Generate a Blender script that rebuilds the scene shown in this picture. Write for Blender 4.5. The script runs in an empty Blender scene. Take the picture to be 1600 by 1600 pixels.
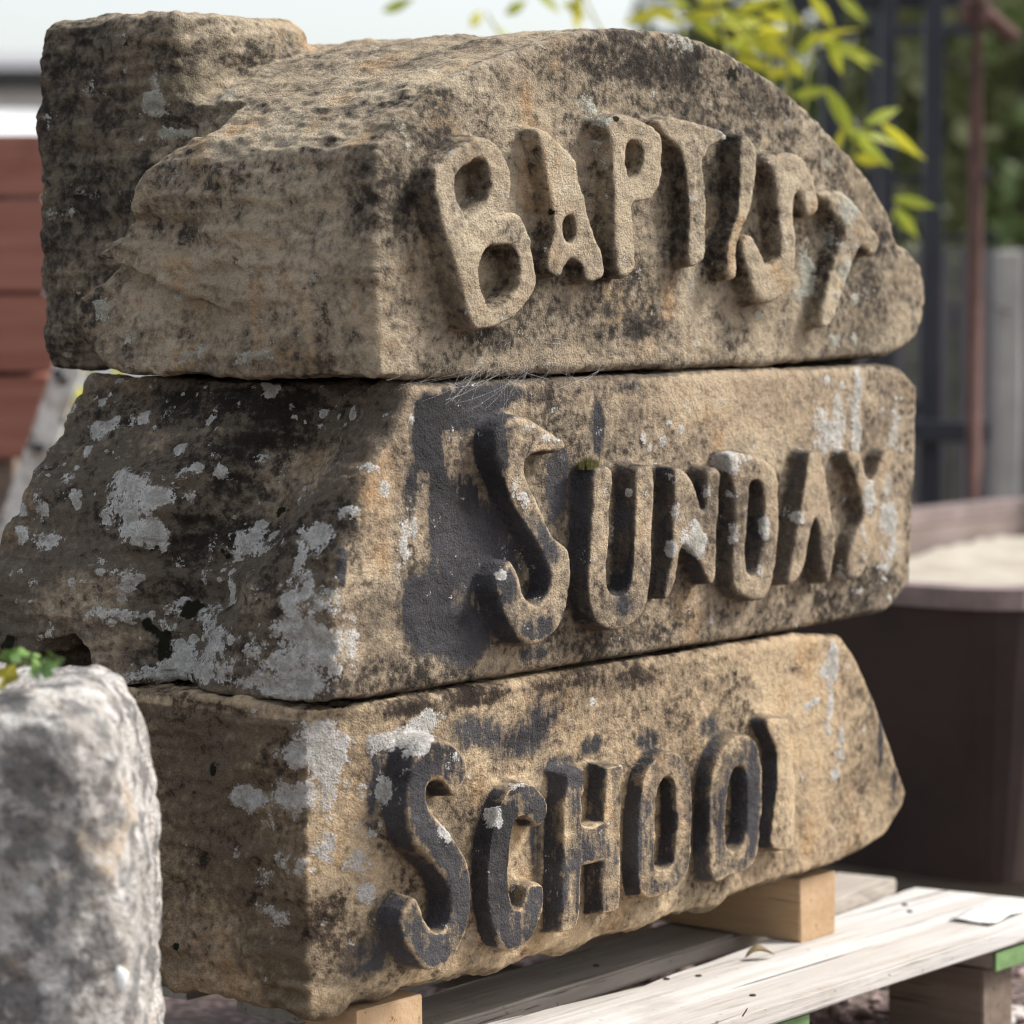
import bpy, bmesh, math, random
import numpy as np
from mathutils import Vector, Matrix

random.seed(7)
rng = np.random.default_rng(7)
SC = bpy.context.scene
COL = SC.collection
rad = math.radians

# ------------------------------------------------------------------ camera
F_PX = 5000.0                       # focal length in pixels of a 1600 px frame
AZ = rad(38.9)                      # angle between the view and the long axis (X) of the stones
PITCH = math.atan(373 / 5000)
_vh = np.array([math.cos(AZ), math.sin(AZ), 0.0])
CR = np.array([math.sin(AZ), -math.cos(AZ), 0.0])
_z = np.array([0, 0, 1.0])
CF = _vh * math.cos(PITCH) - _z * math.sin(PITCH)
CU = _vh * math.sin(PITCH) + _z * math.cos(PITCH)


def ray(u, v):
    return CF + CR * ((u - 800) / F_PX) + CU * ((800 - v) / F_PX)


CAM = -ray(515, 1103) * 3.3         # the joint corner of middle and lowest stone is the origin

cd = bpy.data.cameras.new("camera")
co = bpy.data.objects.new("camera", cd)
COL.objects.link(co)
m = Matrix(((CR[0], CU[0], -CF[0], CAM[0]), (CR[1], CU[1], -CF[1], CAM[1]),
            (CR[2], CU[2], -CF[2], CAM[2]), (0, 0, 0, 1)))
co.matrix_world = m
cd.sensor_width = 36
cd.sensor_fit = 'HORIZONTAL'
cd.lens = 36 * F_PX / 1600
cd.clip_start = 0.05
cd.clip_end = 2000
cd.dof.use_dof = True
cd.dof.focus_distance = 3.52
cd.dof.aperture_fstop = cd.lens / 28.0
cd.dof.aperture_blades = 0
SC.camera = co

# ------------------------------------------------------------------ sky, sun, exposure
TO_SUN = Vector((0.56, -0.50, 0.78)).normalized()
W = bpy.data.worlds.new("World")
SC.world = W
W.use_nodes = True
wt = W.node_tree
wt.nodes.clear()
wo = wt.nodes.new("ShaderNodeOutputWorld")
wb = wt.nodes.new("ShaderNodeBackground")
ws = wt.nodes.new("ShaderNodeTexSky")
ws.sky_type = 'NISHITA'
ws.sun_disc = False
ws.sun_elevation = math.asin(TO_SUN.z)
ws.sun_rotation = math.atan2(TO_SUN.x, TO_SUN.y)
ws.air_density = 1.0
ws.dust_density = 2.3
ws.ozone_density = 0.6
wh = wt.nodes.new("ShaderNodeHueSaturation")
wh.inputs['Saturation'].default_value = 0.40
wb.inputs['Strength'].default_value = 0.12
wt.links.new(ws.outputs[0], wh.inputs['Color'])
wt.links.new(wh.outputs[0], wb.inputs['Color'])
wt.links.new(wb.outputs[0], wo.inputs['Surface'])

sl = bpy.data.lights.new("sun", 'SUN')
sl.energy = 2.1
sl.angle = rad(16)
sl.color = (1.0, 0.97, 0.935)
so = bpy.data.objects.new("sun", sl)
so.rotation_euler = (-TO_SUN).to_track_quat('-Z', 'Y').to_euler()
so.location = (4, -4, 8)
COL.objects.link(so)

SC.view_settings.view_transform = 'Standard'
SC.view_settings.look = 'None'
SC.view_settings.gamma = 1.0
SC.view_settings.use_curve_mapping = False
SC.view_settings.exposure = 1.05
SC.render.engine = 'CYCLES'
SC.cycles.use_denoising = True
SC.cycles.max_bounces = 5
SC.cycles.filter_width = 1.2

GROUND = -0.56


# ------------------------------------------------------------------ geometry helpers
def plane_hit(u, v, n, c):
    n = np.array(n, float)
    d = ray(u, v)
    return CAM + d * ((c - n @ CAM) / (n @ d))


def onY(u, v, y=0.0):
    return plane_hit(u, v, (0, 1, 0), y)


def onX(u, v, x=0.0):
    return plane_hit(u, v, (1, 0, 0), x)


def onZ(u, v, z):
    return plane_hit(u, v, (0, 0, 1), z)


def at(u, v, depth):
    return CAM + ray(u, v) * depth


def project(P):
    d = P - CAM
    w = d @ CF
    return 800 + F_PX * (d @ CR) / w, 800 - F_PX * (d @ CU) / w, w


def tag(o, label=None, cat=None, group=None, kind=None):
    if label: o["label"] = label
    if cat: o["category"] = cat
    if group: o["group"] = group
    if kind: o["kind"] = kind
    return o


def link(name, me, mat=None, parent=None, loc=None):
    o = bpy.data.objects.new(name, me)
    COL.objects.link(o)
    if mat is not None and me is not None:
        me.materials.clear()
        me.materials.append(mat)
    if parent is not None:
        o.parent = parent
    if loc is not None:
        o.location = loc
    return o


def empty(name, loc, rz=0.0):
    o = bpy.data.objects.new(name, None)
    o.location = loc
    o.rotation_euler = (0, 0, rz)
    o.empty_display_size = 0.1
    COL.objects.link(o)
    return o


def mesh_from(name, verts, faces, smooth=False):
    me = bpy.data.meshes.new(name)
    me.from_pydata([tuple(map(float, v)) for v in verts], [], [tuple(f) for f in faces])
    me.update()
    if smooth:
        me.shade_smooth()
    return me


def mesh_quads(name, V, Q, N=None):
    """fast mesh from numpy arrays of vertices and quads"""
    me = bpy.data.meshes.new(name)
    me.vertices.add(len(V))
    me.vertices.foreach_set("co", V.astype(np.float32).ravel())
    me.loops.add(len(Q) * 4)
    me.loops.foreach_set("vertex_index", Q.astype(np.int32).ravel())
    me.polygons.add(len(Q))
    me.polygons.foreach_set("loop_start", np.arange(0, len(Q) * 4, 4, dtype=np.int32))
    me.update(calc_edges=True)
    me.shade_smooth()
    if N is not None:
        me.normals_split_custom_set_from_vertices(N.astype(np.float32).tolist())
    return me


def bm_mesh(name, bm, smooth=False):
    me = bpy.data.meshes.new(name)
    bm.to_mesh(me)
    bm.free()
    if smooth:
        me.shade_smooth()
    return me


def box_bm(size, bevel=0.0, cuts=0, jitter=0.0, seed=0, center=(0, 0, 0), axis_cut=0):
    """a bevelled box, optionally cut along one axis and roughened"""
    bm = bmesh.new()
    bmesh.ops.create_cube(bm, size=1.0)
    for v in bm.verts:
        v.co = Vector((v.co.x * size[0], v.co.y * size[1], v.co.z * size[2]))
    if cuts:
        es = [e for e in bm.edges if abs((e.verts[0].co - e.verts[1].co)[axis_cut]) > 1e-6]
        bmesh.ops.subdivide_edges(bm, edges=es, cuts=cuts, use_grid_fill=True)
    if bevel:
        es = [e for e in bm.edges if len(e.link_faces) == 2 and e.calc_face_angle(0) > 0.5]
        bmesh.ops.bevel(bm, geom=es, offset=bevel, segments=2, affect='EDGES', profile=0.6)
    if jitter:
        r = random.Random(seed)
        for v in bm.verts:
            v.co += Vector((r.uniform(-1, 1), r.uniform(-1, 1), r.uniform(-1, 1))) * jitter
    bmesh.ops.translate(bm, verts=bm.verts, vec=Vector(center))
    return bm


def tube(path, radii, seg=8, cap=True):
    """verts and faces of a swept tube"""
    path = [Vector(p) for p in path]
    n = len(path)
    if not hasattr(radii, '__len__'):
        radii = [radii] * n
    V, Fc = [], []
    up = Vector((0, 0, 1))
    for i, p in enumerate(path):
        t = (path[min(i + 1, n - 1)] - path[max(i - 1, 0)]).normalized()
        a = t.cross(up)
        if a.length < 1e-3:
            a = t.cross(Vector((1, 0, 0)))
        a.normalize()
        b = t.cross(a)
        for k in range(seg):
            an = 2 * math.pi * k / seg
            V.append(p + (a * math.cos(an) + b * math.sin(an)) * radii[i])
    for i in range(n - 1):
        for k in range(seg):
            k2 = (k + 1) % seg
            Fc.append((i * seg + k, i * seg + k2, (i + 1) * seg + k2, (i + 1) * seg + k))
    if cap:
        Fc.append(tuple(range(seg))[::-1])
        Fc.append(tuple((n - 1) * seg + k for k in range(seg)))
    return V, Fc


# ------------------------------------------------------------------ noise on arrays
_perm = rng.random(4096).astype(np.float32) * 2 - 1


def vnoise(P, scale, seed=0):
    """smooth value noise in -1..1 at the points P (n,3)"""
    Q = P * np.asarray(scale, dtype=np.float32) + np.float32(seed * 17.31 + 100)
    I = np.floor(Q).astype(np.int64)
    f = (Q - I).astype(np.float32)
    f = f * f * f * (f * (f * 6 - 15) + 10)
    out = np.zeros(len(P), np.float32)
    for dx in (0, 1):
        wx = f[:, 0] if dx else 1 - f[:, 0]
        for dy in (0, 1):
            wy = f[:, 1] if dy else 1 - f[:, 1]
            for dz in (0, 1):
                wz = f[:, 2] if dz else 1 - f[:, 2]
                h = ((I[:, 0] + dx) * 73856093 ^ (I[:, 1] + dy) * 19349663 ^ (I[:, 2] + dz) * 83492791) & 4095
                out += wx * wy * wz * _perm[h]
    return out


def fbm(P, scale, octaves=4, gain=0.5, seed=0):
    scale = np.asarray(scale, dtype=np.float32)
    s, a, tot = np.zeros(len(P), np.float32), 1.0, 0.0
    for o in range(octaves):
        s += a * vnoise(P, scale * (2.03 ** o), seed + o * 5)
        tot += a
        a *= gain
    return s / tot


# ------------------------------------------------------------------ distance fields
def poly_sdf(poly, A, B):
    """signed distance to a closed 2-D polygon on the grid points A, B"""
    poly = np.asarray(poly, float)
    d2 = np.full(A.shape, 1e9)
    inside = np.zeros(A.shape, bool)
    n = len(poly)
    for i in range(n):
        ax, ay = poly[i]
        bx, by = poly[(i + 1) % n]
        ex, ey = bx - ax, by - ay
        t = np.clip(((A - ax) * ex + (B - ay) * ey) / (ex * ex + ey * ey + 1e-12), 0, 1)
        d2 = np.minimum(d2, (A - ax - t * ex) ** 2 + (B - ay - t * ey) ** 2)
        c = ((ay > B) != (by > B))
        with np.errstate(divide='ignore', invalid='ignore'):
            xi = (bx - ax) * (B - ay) / (by - ay + 1e-12) + ax
        inside ^= c & (A < xi)
    d = np.sqrt(d2)
    return np.where(inside, -d, d).astype(np.float32)


def smin(a, b, k):
    h = np.clip(0.5 + 0.5 * (b - a) / k, 0, 1)
    return b + (a - b) * h - k * h * (1 - h)


def smax(a, b, k):
    return -smin(-a, -b, k)


def rounded(d, e, r):
    """intersection of two fields with an edge of radius r"""
    a, b = d + r, e + r
    return np.sqrt(np.maximum(a, 0) ** 2 + np.maximum(b, 0) ** 2) + np.minimum(np.maximum(a, b), 0) - r


def smooth_poly(poly, it=2):
    """corner cutting"""
    P = np.asarray(poly, float)
    for _ in range(it):
        nx = np.roll(P, -1, axis=0)
        P = np.stack([P * 0.75 + nx * 0.25, P * 0.25 + nx * 0.75], 1).reshape(-1, 2)
    return P


def surface_nets(f, org, h):
    nx, ny, nz = f.shape
    s = f < 0
    any_ = np.zeros((nx - 1, ny - 1, nz - 1), bool)
    all_ = np.ones_like(any_)
    for i in (0, 1):
        for j in (0, 1):
            for k in (0, 1):
                c = s[i:nx - 1 + i, j:ny - 1 + j, k:nz - 1 + k]
                any_ |= c
                all_ &= c
    act = any_ & ~all_
    I, J, K = np.nonzero(act)
    idx = np.full(act.shape, -1, np.int32)
    idx[I, J, K] = np.arange(len(I), dtype=np.int32)
    cor = [(i, j, k) for i in (0, 1) for j in (0, 1) for k in (0, 1)]
    vals = [f[I + i, J + j, K + k] for i, j, k in cor]
    acc = np.zeros((len(I), 3), np.float32)
    cnt = np.zeros(len(I), np.float32)
    for a in range(8):
        for b in range(a + 1, 8):
            ca, cb = np.array(cor[a]), np.array(cor[b])
            if np.abs(ca - cb).sum() != 1:
                continue
            va, vb = vals[a], vals[b]
            x = (va < 0) != (vb < 0)
            t = np.where(x, va / np.where(x, va - vb, 1), 0)
            acc += np.where(x[:, None], ca[None] + t[:, None] * (cb - ca)[None], 0)
            cnt += x
    V = (np.stack([I, J, K], 1) + acc / cnt[:, None]) * h + np.asarray(org)
    quads = []
    for ax in range(3):
        sl0 = [slice(1, -1)] * 3
        sl1 = [slice(1, -1)] * 3
        sl0[ax] = slice(0, -1)
        sl1[ax] = slice(1, None)
        a, b = s[tuple(sl0)], s[tuple(sl1)]
        e = a != b
        G = np.stack(np.nonzero(e), 1)
        flip = b[e]
        off = [1, 1, 1]
        off[ax] = 0
        G = G + np.array(off)
        u, w = (ax + 1) % 3, (ax + 2) % 3
        ring = []
        for du, dw in ((-1, -1), (0, -1), (0, 0), (-1, 0)):
            g = G.copy()
            g[:, u] += du
            g[:, w] += dw
            ring.append(idx[g[:, 0], g[:, 1], g[:, 2]])
        q = np.stack(ring, 1)
        q[flip] = q[flip][:, ::-1]
        quads.append(q)
    return V.astype(np.float32), np.concatenate(quads)


def vert_normals(V, Q):
    a = V[Q[:, 2]] - V[Q[:, 0]]
    b = V[Q[:, 3]] - V[Q[:, 1]]
    fn = np.cross(a, b)
    N = np.zeros_like(V)
    for c in range(3):
        acc = np.zeros(len(V))
        for k in range(4):
            acc += np.bincount(Q[:, k], weights=fn[:, c], minlength=len(V))
        N[:, c] = acc
    N /= np.linalg.norm(N, axis=1, keepdims=True) + 1e-12
    return N


# ------------------------------------------------------------------ material helper
class Mat:
    def __init__(self, name):
        self.m = bpy.data.materials.new(name)
        self.m.use_nodes = True
        self.t = self.m.node_tree
        self.b = self.t.nodes["Principled BSDF"]
        self.b.inputs['Roughness'].default_value = 0.9
        self.b.inputs['Specular IOR Level'].default_value = 0.2
        self._co = None

    def n(self, typ, **kw):
        nd = self.t.nodes.new(typ)
        for k, v in kw.items():
            setattr(nd, k, v)
        return nd

    def put(self, sock, v):
        if isinstance(v, (int, float)):
            sock.default_value = v
        elif isinstance(v, (tuple, list)):
            sock.default_value = (*v, 1.0) if len(v) == 3 and sock.type == 'RGBA' else v
        else:
            self.t.links.new(v, sock)

    def co(self, scale=None, rot=None):
        if self._co is None:
            self._co = self.n("ShaderNodeTexCoord").outputs['Object']
        if scale is None and rot is None:
            return self._co
        mp = self.n("ShaderNodeMapping")
        self.t.links.new(self._co, mp.inputs[0])
        if scale: mp.inputs['Scale'].default_value = scale
        if rot: mp.inputs['Rotation'].default_value = rot
        return mp.outputs[0]

    def noise(self, scale, detail=4, rough=0.55, co=None, dist=0.0):
        nd = self.n("ShaderNodeTexNoise")
        nd.inputs['Scale'].default_value = scale
        nd.inputs['Detail'].default_value = detail
        nd.inputs['Roughness'].default_value = rough
        nd.inputs['Distortion'].default_value = dist
        self.t.links.new(co if co is not None else self.co(), nd.inputs['Vector'])
        return nd.outputs['Fac']

    def voro(self, scale, co=None, feature='F1', rnd=1.0):
        nd = self.n("ShaderNodeTexVoronoi", feature=feature)
        nd.inputs['Scale'].default_value = scale
        nd.inputs['Randomness'].default_value = rnd
        self.t.links.new(co if co is not None else self.co(), nd.inputs['Vector'])
        return nd.outputs['Distance']

    def math(self, op, a, b=0.0, clamp=False):
        nd = self.n("ShaderNodeMath", operation=op, use_clamp=clamp)
        self.put(nd.inputs[0], a)
        self.put(nd.inputs[1], b)
        return nd.outputs[0]

    def lin(self, *terms):
        """sum of (value, weight) pairs; a bare number is a constant"""
        s = None
        for t in terms:
            v = t if isinstance(t, (int, float)) else self.math('MULTIPLY', t[0], t[1])
            s = v if s is None else self.math('ADD', s, v)
        return s

    def step(self, v, lo, hi):
        nd = self.n("ShaderNodeMapRange", interpolation_type='SMOOTHSTEP')
        self.put(nd.inputs['Value'], v)
        nd.inputs['From Min'].default_value = lo
        nd.inputs['From Max'].default_value = hi
        return nd.outputs[0]

    def mix(self, fac, a, b, blend='MIX'):
        nd = self.n("ShaderNodeMix", data_type='RGBA', blend_type=blend)
        self.put(nd.inputs[0], fac)
        self.put(nd.inputs[6], a)
        self.put(nd.inputs[7], b)
        return nd.outputs[2]

    def grey(self, v):
        nd = self.n("ShaderNodeCombineColor")
        for i in range(3):
            self.put(nd.inputs[i], v)
        return nd.outputs[0]

    def attr(self, name):
        return self.n("ShaderNodeAttribute", attribute_name=name).outputs['Fac']

    def rand(self):
        return self.n("ShaderNodeObjectInfo").outputs['Random']

    def bump(self, h, strength=0.5, dist=0.002, prev=None):
        nd = self.n("ShaderNodeBump")
        nd.inputs['Strength'].default_value = strength
        nd.inputs['Distance'].default_value = dist
        self.put(nd.inputs['Height'], h)
        if prev is not None:
            self.t.links.new(prev, nd.inputs['Normal'])
        return nd.outputs[0]

    def out(self, col=None, rough=None, normal=None, metal=None, spec=None):
        if col is not None: self.put(self.b.inputs['Base Color'], col)
        if rough is not None: self.put(self.b.inputs['Roughness'], rough)
        if normal is not None: self.t.links.new(normal, self.b.inputs['Normal'])
        if metal is not None: self.put(self.b.inputs['Metallic'], metal)
        if spec is not None: self.put(self.b.inputs['Specular IOR Level'], spec)
        return self.m


def stone_material(name, tan_a, tan_b, dirt_col, lichen_col, patina_col, paint_col=(0.034, 0.033, 0.036)):
    M = Mat(name)
    small = M.noise(110.0, 4, 0.7)
    fine = M.noise(430.0, 2, 0.7)
    grit = M.voro(600.0)
    scratch = M.noise(85.0, 2, 0.65, co=M.co(scale=(1.6, 1.0, 0.14), rot=(0, rad(-20), 0)))
    crust = M.noise(190.0, 3, 0.7)
    dirt_shade, lich, paint, tone, iron, pat = (M.attr(k) for k in ("dirt_shade", "lichen", "paint", "tone", "iron", "patina_shade"))
    moss = M.attr("moss")
    sm, fn, cr = (M.math('SUBTRACT', v, 0.5) for v in (small, fine, crust))
    tan = M.mix(tone, tan_a, tan_b)
    tan = M.mix(M.math('MULTIPLY', M.step(M.lin((iron, 1.0), (sm, .8)), 0.55, 0.95), 0.55), tan, (0.31, 0.185, 0.085))
    pm_ = M.step(M.lin((pat, 1.0), (sm, .7), (cr, .35)), 0.10, 0.90)
    tan = M.mix(M.math('MULTIPLY', pm_, .9), tan, patina_col)
    d = M.lin((dirt_shade, 1.0), (sm, 1.6), (fn, 0.75))
    mid_col = tuple(0.42 * t + 0.50 * e for t, e in zip(tan_a, dirt_col))
    col = M.mix(M.step(d, 0.08, 0.40), M.mix(1.0, tan, (1.48, 1.46, 1.40), 'MULTIPLY'), tan)
    col = M.mix(M.step(d, 0.42, 0.66), col, mid_col)
    col = M.mix(M.step(d, 0.60, 0.82), col, dirt_col)
    col = M.mix(M.step(d, 0.82, 1.05), col, tuple(c * 0.5 for c in dirt_col))
    # thin grey film round the paint, then the remains of black paint
    film = M.step(M.lin((paint, 1.0), (sm, .5)), 0.05, 0.50)
    col = M.mix(M.math('MULTIPLY', film, .62), col, (0.088, 0.076, 0.066))
    pm = M.lin((paint, 1.0), (M.math('SUBTRACT', scratch, 0.5), 0.85), (sm, 0.8))
    pmask = M.step(pm, 0.40, 0.64)
    pcol = M.mix(M.step(M.lin((small, .6), (tone, .5)), 0.35, 0.8), paint_col, tuple(c * 2.3 for c in paint_col))
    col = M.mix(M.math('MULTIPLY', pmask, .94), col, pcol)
    # lichen: crusty rosettes
    lm = M.lin((lich, 1.0), (cr, 1.35), (fn, 0.75))
    lmask = M.step(lm, 0.43, 0.60)
    lcol = M.mix(M.step(small, 0.35, 0.65), tuple(c * .8 for c in lichen_col), tuple(min(1, c * 1.35) for c in lichen_col))
    lcol = M.mix(M.math('MULTIPLY', M.step(lm, .75, 1.25), .55), lcol, tuple(c * k for c, k in zip(lichen_col, (.66, .68, .60))))
    col = M.mix(M.math('MULTIPLY', lmask, 0.88), col, lcol)
    mm = M.step(M.lin((moss, 1.0), (sm, 1.3)), 0.36, 0.66)
    col = M.mix(mm, col, (0.016, 0.016, 0.009))
    g = M.lin((fine, 0.9), (M.math('SUBTRACT', 0.6, grit), 0.30), 0.42)
    col = M.mix(1.0, col, M.grey(g), 'MULTIPLY')
    nrm = M.bump(M.lin((small, 1.1), (fine, 0.6)), 0.85, 0.005)
    return M.out(col, 0.93, nrm, spec=0.12)


def wood_material(name, ca, cb, dark, grain_axis=0, grain=1.0, rough=0.85, green=None):
    M = Mat(name)
    sc = [26.0, 26.0, 26.0]
    sc[grain_axis] = 1.3
    r = M.rand()
    add = M.n("ShaderNodeVectorMath", operation='ADD')
    M.t.links.new(M.co(), add.inputs[0])
    cx = M.n("ShaderNodeCombineXYZ")
    for i in range(3):
        M.t.links.new(M.math('MULTIPLY', r, 7.0 + i), cx.inputs[i])
    M.t.links.new(cx.outputs[0], add.inputs[1])
    mp = M.n("ShaderNodeMapping")
    M.t.links.new(add.outputs[0], mp.inputs[0])
    mp.inputs['Scale'].default_value = sc
    g1 = M.noise(1.0, 6, 0.6, co=mp.outputs[0], dist=0.5)
    g2 = M.noise(5.0, 5, 0.7, co=mp.outputs[0])
    bl = M.noise(7.0, 5, 0.6)
    col = M.mix(M.step(g1, 0.35, 0.65), ca, cb)
    col = M.mix(M.math('MULTIPLY', M.step(g2, 0.55, 0.70), 0.55 * grain), col, dark)
    col = M.mix(M.math('MULTIPLY', M.step(bl, 0.55, 0.75), 0.35), col, dark)
    spots = M.step(M.noise(75.0, 3, 0.5), 0.68, 0.74)
    col = M.mix(M.math('MULTIPLY', spots, 0.6 * grain), col, tuple(c * 0.4 for c in dark))
    mp2 = M.n("ShaderNodeMapping")
    M.t.links.new(add.outputs[0], mp2.inputs[0])
    mp2.inputs['Scale'].default_value = [1.6 if i == grain_axis else 75.0 for i in range(3)]
    crack = M.step(M.noise(1.0, 3, 0.55, co=mp2.outputs[0]), 0.655, 0.70)
    col = M.mix(M.math('MULTIPLY', crack, 0.75 * grain), col, tuple(c * 0.3 for c in dark))
    nrm = M.bump(M.lin((g1, 0.5), (g2, 0.9), (crack, -1.0)), 0.7, 0.003)
    return M.out(col, rough, nrm)


def plain_material(name, col, rough=0.8, var=0.25, scale=8.0, metal=0.0, bump=0.2, spec=0.3, col2=None):
    M = Mat(name)
    nz = M.noise(scale, 6, 0.62)
    c2 = col2 if col2 else tuple(c * (1 - var) for c in col)
    c = M.mix(M.step(nz, 0.35, 0.65), col, c2)
    nrm = M.bump(M.noise(scale * 9, 4, 0.6), bump, 0.004)
    return M.out(c, rough, nrm, metal, spec)


MAT = {}
MAT['stone_top'] = stone_material("sandstone_top", (0.238, 0.190, 0.134), (0.338, 0.283, 0.207),
                                  (0.062, 0.052, 0.042), (0.36, 0.355, 0.30), (0.150, 0.124, 0.088))
MAT['stone_mid'] = stone_material("sandstone_middle", (0.256, 0.197, 0.137), (0.362, 0.290, 0.204),
                                  (0.056, 0.046, 0.037), (0.47, 0.455, 0.42), (0.108, 0.090, 0.070))
MAT['stone_low'] = stone_material("sandstone_lowest", (0.310, 0.227, 0.146), (0.420, 0.328, 0.218),
                                  (0.066, 0.050, 0.037), (0.46, 0.445, 0.42), (0.130, 0.101, 0.070))
MAT['pallet'] = wood_material("pallet_wood", (0.47, 0.43, 0.385), (0.62, 0.595, 0.56), (0.26, 0.205, 0.16), 0, 1.1)
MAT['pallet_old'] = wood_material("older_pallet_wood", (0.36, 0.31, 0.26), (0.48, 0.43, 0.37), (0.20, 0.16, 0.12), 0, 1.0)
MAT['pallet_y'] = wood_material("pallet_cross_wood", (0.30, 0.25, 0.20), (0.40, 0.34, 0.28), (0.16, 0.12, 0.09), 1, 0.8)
MAT['bearer'] = wood_material("fresh_pine", (0.40, 0.26, 0.145), (0.47, 0.325, 0.195), (0.24, 0.14, 0.075), 1, 0.6)
MAT['green_paint'] = plain_material("green_paint", (0.20, 0.33, 0.13), 0.75, 0.3, 30.0)

# ================================================================== SETTING
# gravel yard
gm = Mat("gravel_ground")
gc = gm.mix(gm.step(gm.voro(55.0), 0.15, 0.6), (0.30, 0.215, 0.20), (0.09, 0.066, 0.060))
gc = gm.mix(gm.step(gm.noise(2.0, 5), 0.4, 0.65), gc, (0.16, 0.125, 0.105))
MAT['gravel_ground'] = gm.out(gc, 0.95, gm.bump(gm.voro(55.0), 0.8, 0.01))
gnd = mesh_from("ground", [(-400, -400, GROUND), (600, -400, GROUND), (600, 600, GROUND), (-400, 600, GROUND)], [(0, 1, 2, 3)])
tag(link("ground", gnd, MAT['gravel_ground']), kind="structure")


# ================================================================== CARVED STONES
def L(ch, org, outer, holes=(), **kw):
    ox, oy, s = org
    f = lambda pts: [(ox + s * x, oy + s * y) for x, y in pts]
    return dict(ch=ch, outer=f(outer), holes=[f(h) for h in holes], **kw)


R1, R2, R3 = (600, 160, .225), (900, 150, .2), (1130, 220, .2)
R4, R5, R6 = (720, 640, .225), (1000, 660, .1875), (1180, 660, .1625)
R7, R8 = (560, 1120, .25), (840, 1100, .25)

RELIEF = dict(BAPTIST=(.033, .028, .032, .028, .031, .032, .026), SUNDAY=(.031, .032, .030, .027, .030, .024), SCHOOL=(.034, .025, .028, .025, .025, .027))

BAPTIST = [
    L('B', R1, [(352, 520), (370, 455), (450, 370), (560, 275), (680, 225), (785, 265), (850, 380), (885, 470), (880, 600), (850, 690),
                (840, 765), (900, 772), (955, 795), (1005, 880), (1035, 1000), (1045, 1130), (1070, 1220), (1050, 1320), (1000, 1400),
                (900, 1500), (820, 1550), (700, 1585), (620, 1570), (580, 1450), (530, 1250), (490, 1100), (430, 930), (390, 780), (355, 620)],
      [[(655, 385), (715, 400), (742, 520), (735, 620), (700, 720), (620, 790), (572, 830), (532, 720), (500, 620), (492, 520), (540, 450)],
       [(690, 1035), (760, 992), (880, 985), (935, 1060), (955, 1170), (930, 1290), (870, 1380), (745, 1455), (700, 1360), (665, 1250), (650, 1140)]]),
    L('A', R1, [(1070, 190), (1120, 190), (1200, 260), (1330, 370), (1368, 500), (1400, 650), (1440, 830), (1470, 950), (1510, 1000), (1530, 1100),
                (1550, 1180), (1520, 1230), (1440, 1250), (1400, 1220), (1385, 1120), (1330, 1088), (1272, 1120), (1245, 1205), (1195, 1215),
                (1135, 1160), (1150, 1050), (1185, 940), (1195, 820), (1155, 640), (1120, 430), (1085, 300)],
      [[(1305, 782), (1340, 800), (1342, 950), (1300, 985), (1268, 930), (1255, 850), (1275, 795)]], relief=.030),
    L('P', R2, [(240, 215), (290, 155), (370, 140), (470, 155), (560, 200), (650, 255), (692, 320), (690, 420), (695, 600), (660, 730), (610, 810),
                (540, 832), (462, 832), (460, 950), (465, 1150), (470, 1300), (450, 1390), (380, 1420), (330, 1405), (312, 1200), (305, 1000),
                (310, 800), (300, 600), (292, 400), (270, 280)],
      [[(428, 372), (475, 352), (528, 380), (545, 480), (522, 580), (482, 640), (432, 636), (415, 540), (411, 440)]]),
    L('T', R2, [(640, 190), (730, 160), (850, 182), (1000, 222), (1130, 262), (1188, 300), (1186, 345), (1120, 372), (1050, 412), (1012, 470),
                (985, 530), (1020, 640), (1025, 750), (1025, 1000), (1020, 1200), (1000, 1280), (930, 1330), (882, 1305), (885, 1150), (890, 950),
                (880, 800), (868, 600), (832, 450), (805, 380), (730, 335), (675, 280)], relief=.030),
    L('I', R2, [(1290, 330), (1345, 290), (1398, 370), (1415, 470), (1402, 780), (1372, 900), (1330, 1000), (1296, 1080), (1268, 1180), (1266, 1300),
                (1250, 1420), (1205, 1450), (1180, 1300), (1196, 1180), (1225, 1060), (1272, 930), (1288, 800), (1280, 500)], soft=.004, relief=.034),
    L('S', R3, [(350, 150), (450, 105), (560, 107), (640, 160), (700, 260), (730, 380), (748, 510), (722, 565), (662, 598), (638, 560),
                (630, 450), (590, 375), (555, 420), (546, 500), (560, 600), (570, 750), (580, 900), (570, 1050), (545, 1170), (450, 1235), (350, 1275),
                (280, 1255), (240, 1150), (195, 980), (150, 850), (160, 760), (225, 720), (280, 820), (335, 950), (385, 978), (420, 950),
                (462, 900), (458, 780), (448, 650), (430, 500), (420, 350), (395, 240)], relief=.036, soft=.004),
    L('T', R3, [(755, 400), (880, 388), (970, 440), (1060, 540), (1150, 650), (1215, 740), (1215, 840), (1168, 915), (1080, 800), (1022, 930),
                (962, 1100), (905, 1290), (845, 1440), (775, 1475), (758, 1400), (798, 1230), (832, 1080), (882, 900), (945, 755), (930, 640),
                (850, 560), (828, 470), (755, 440)], relief=.028),
]
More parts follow.
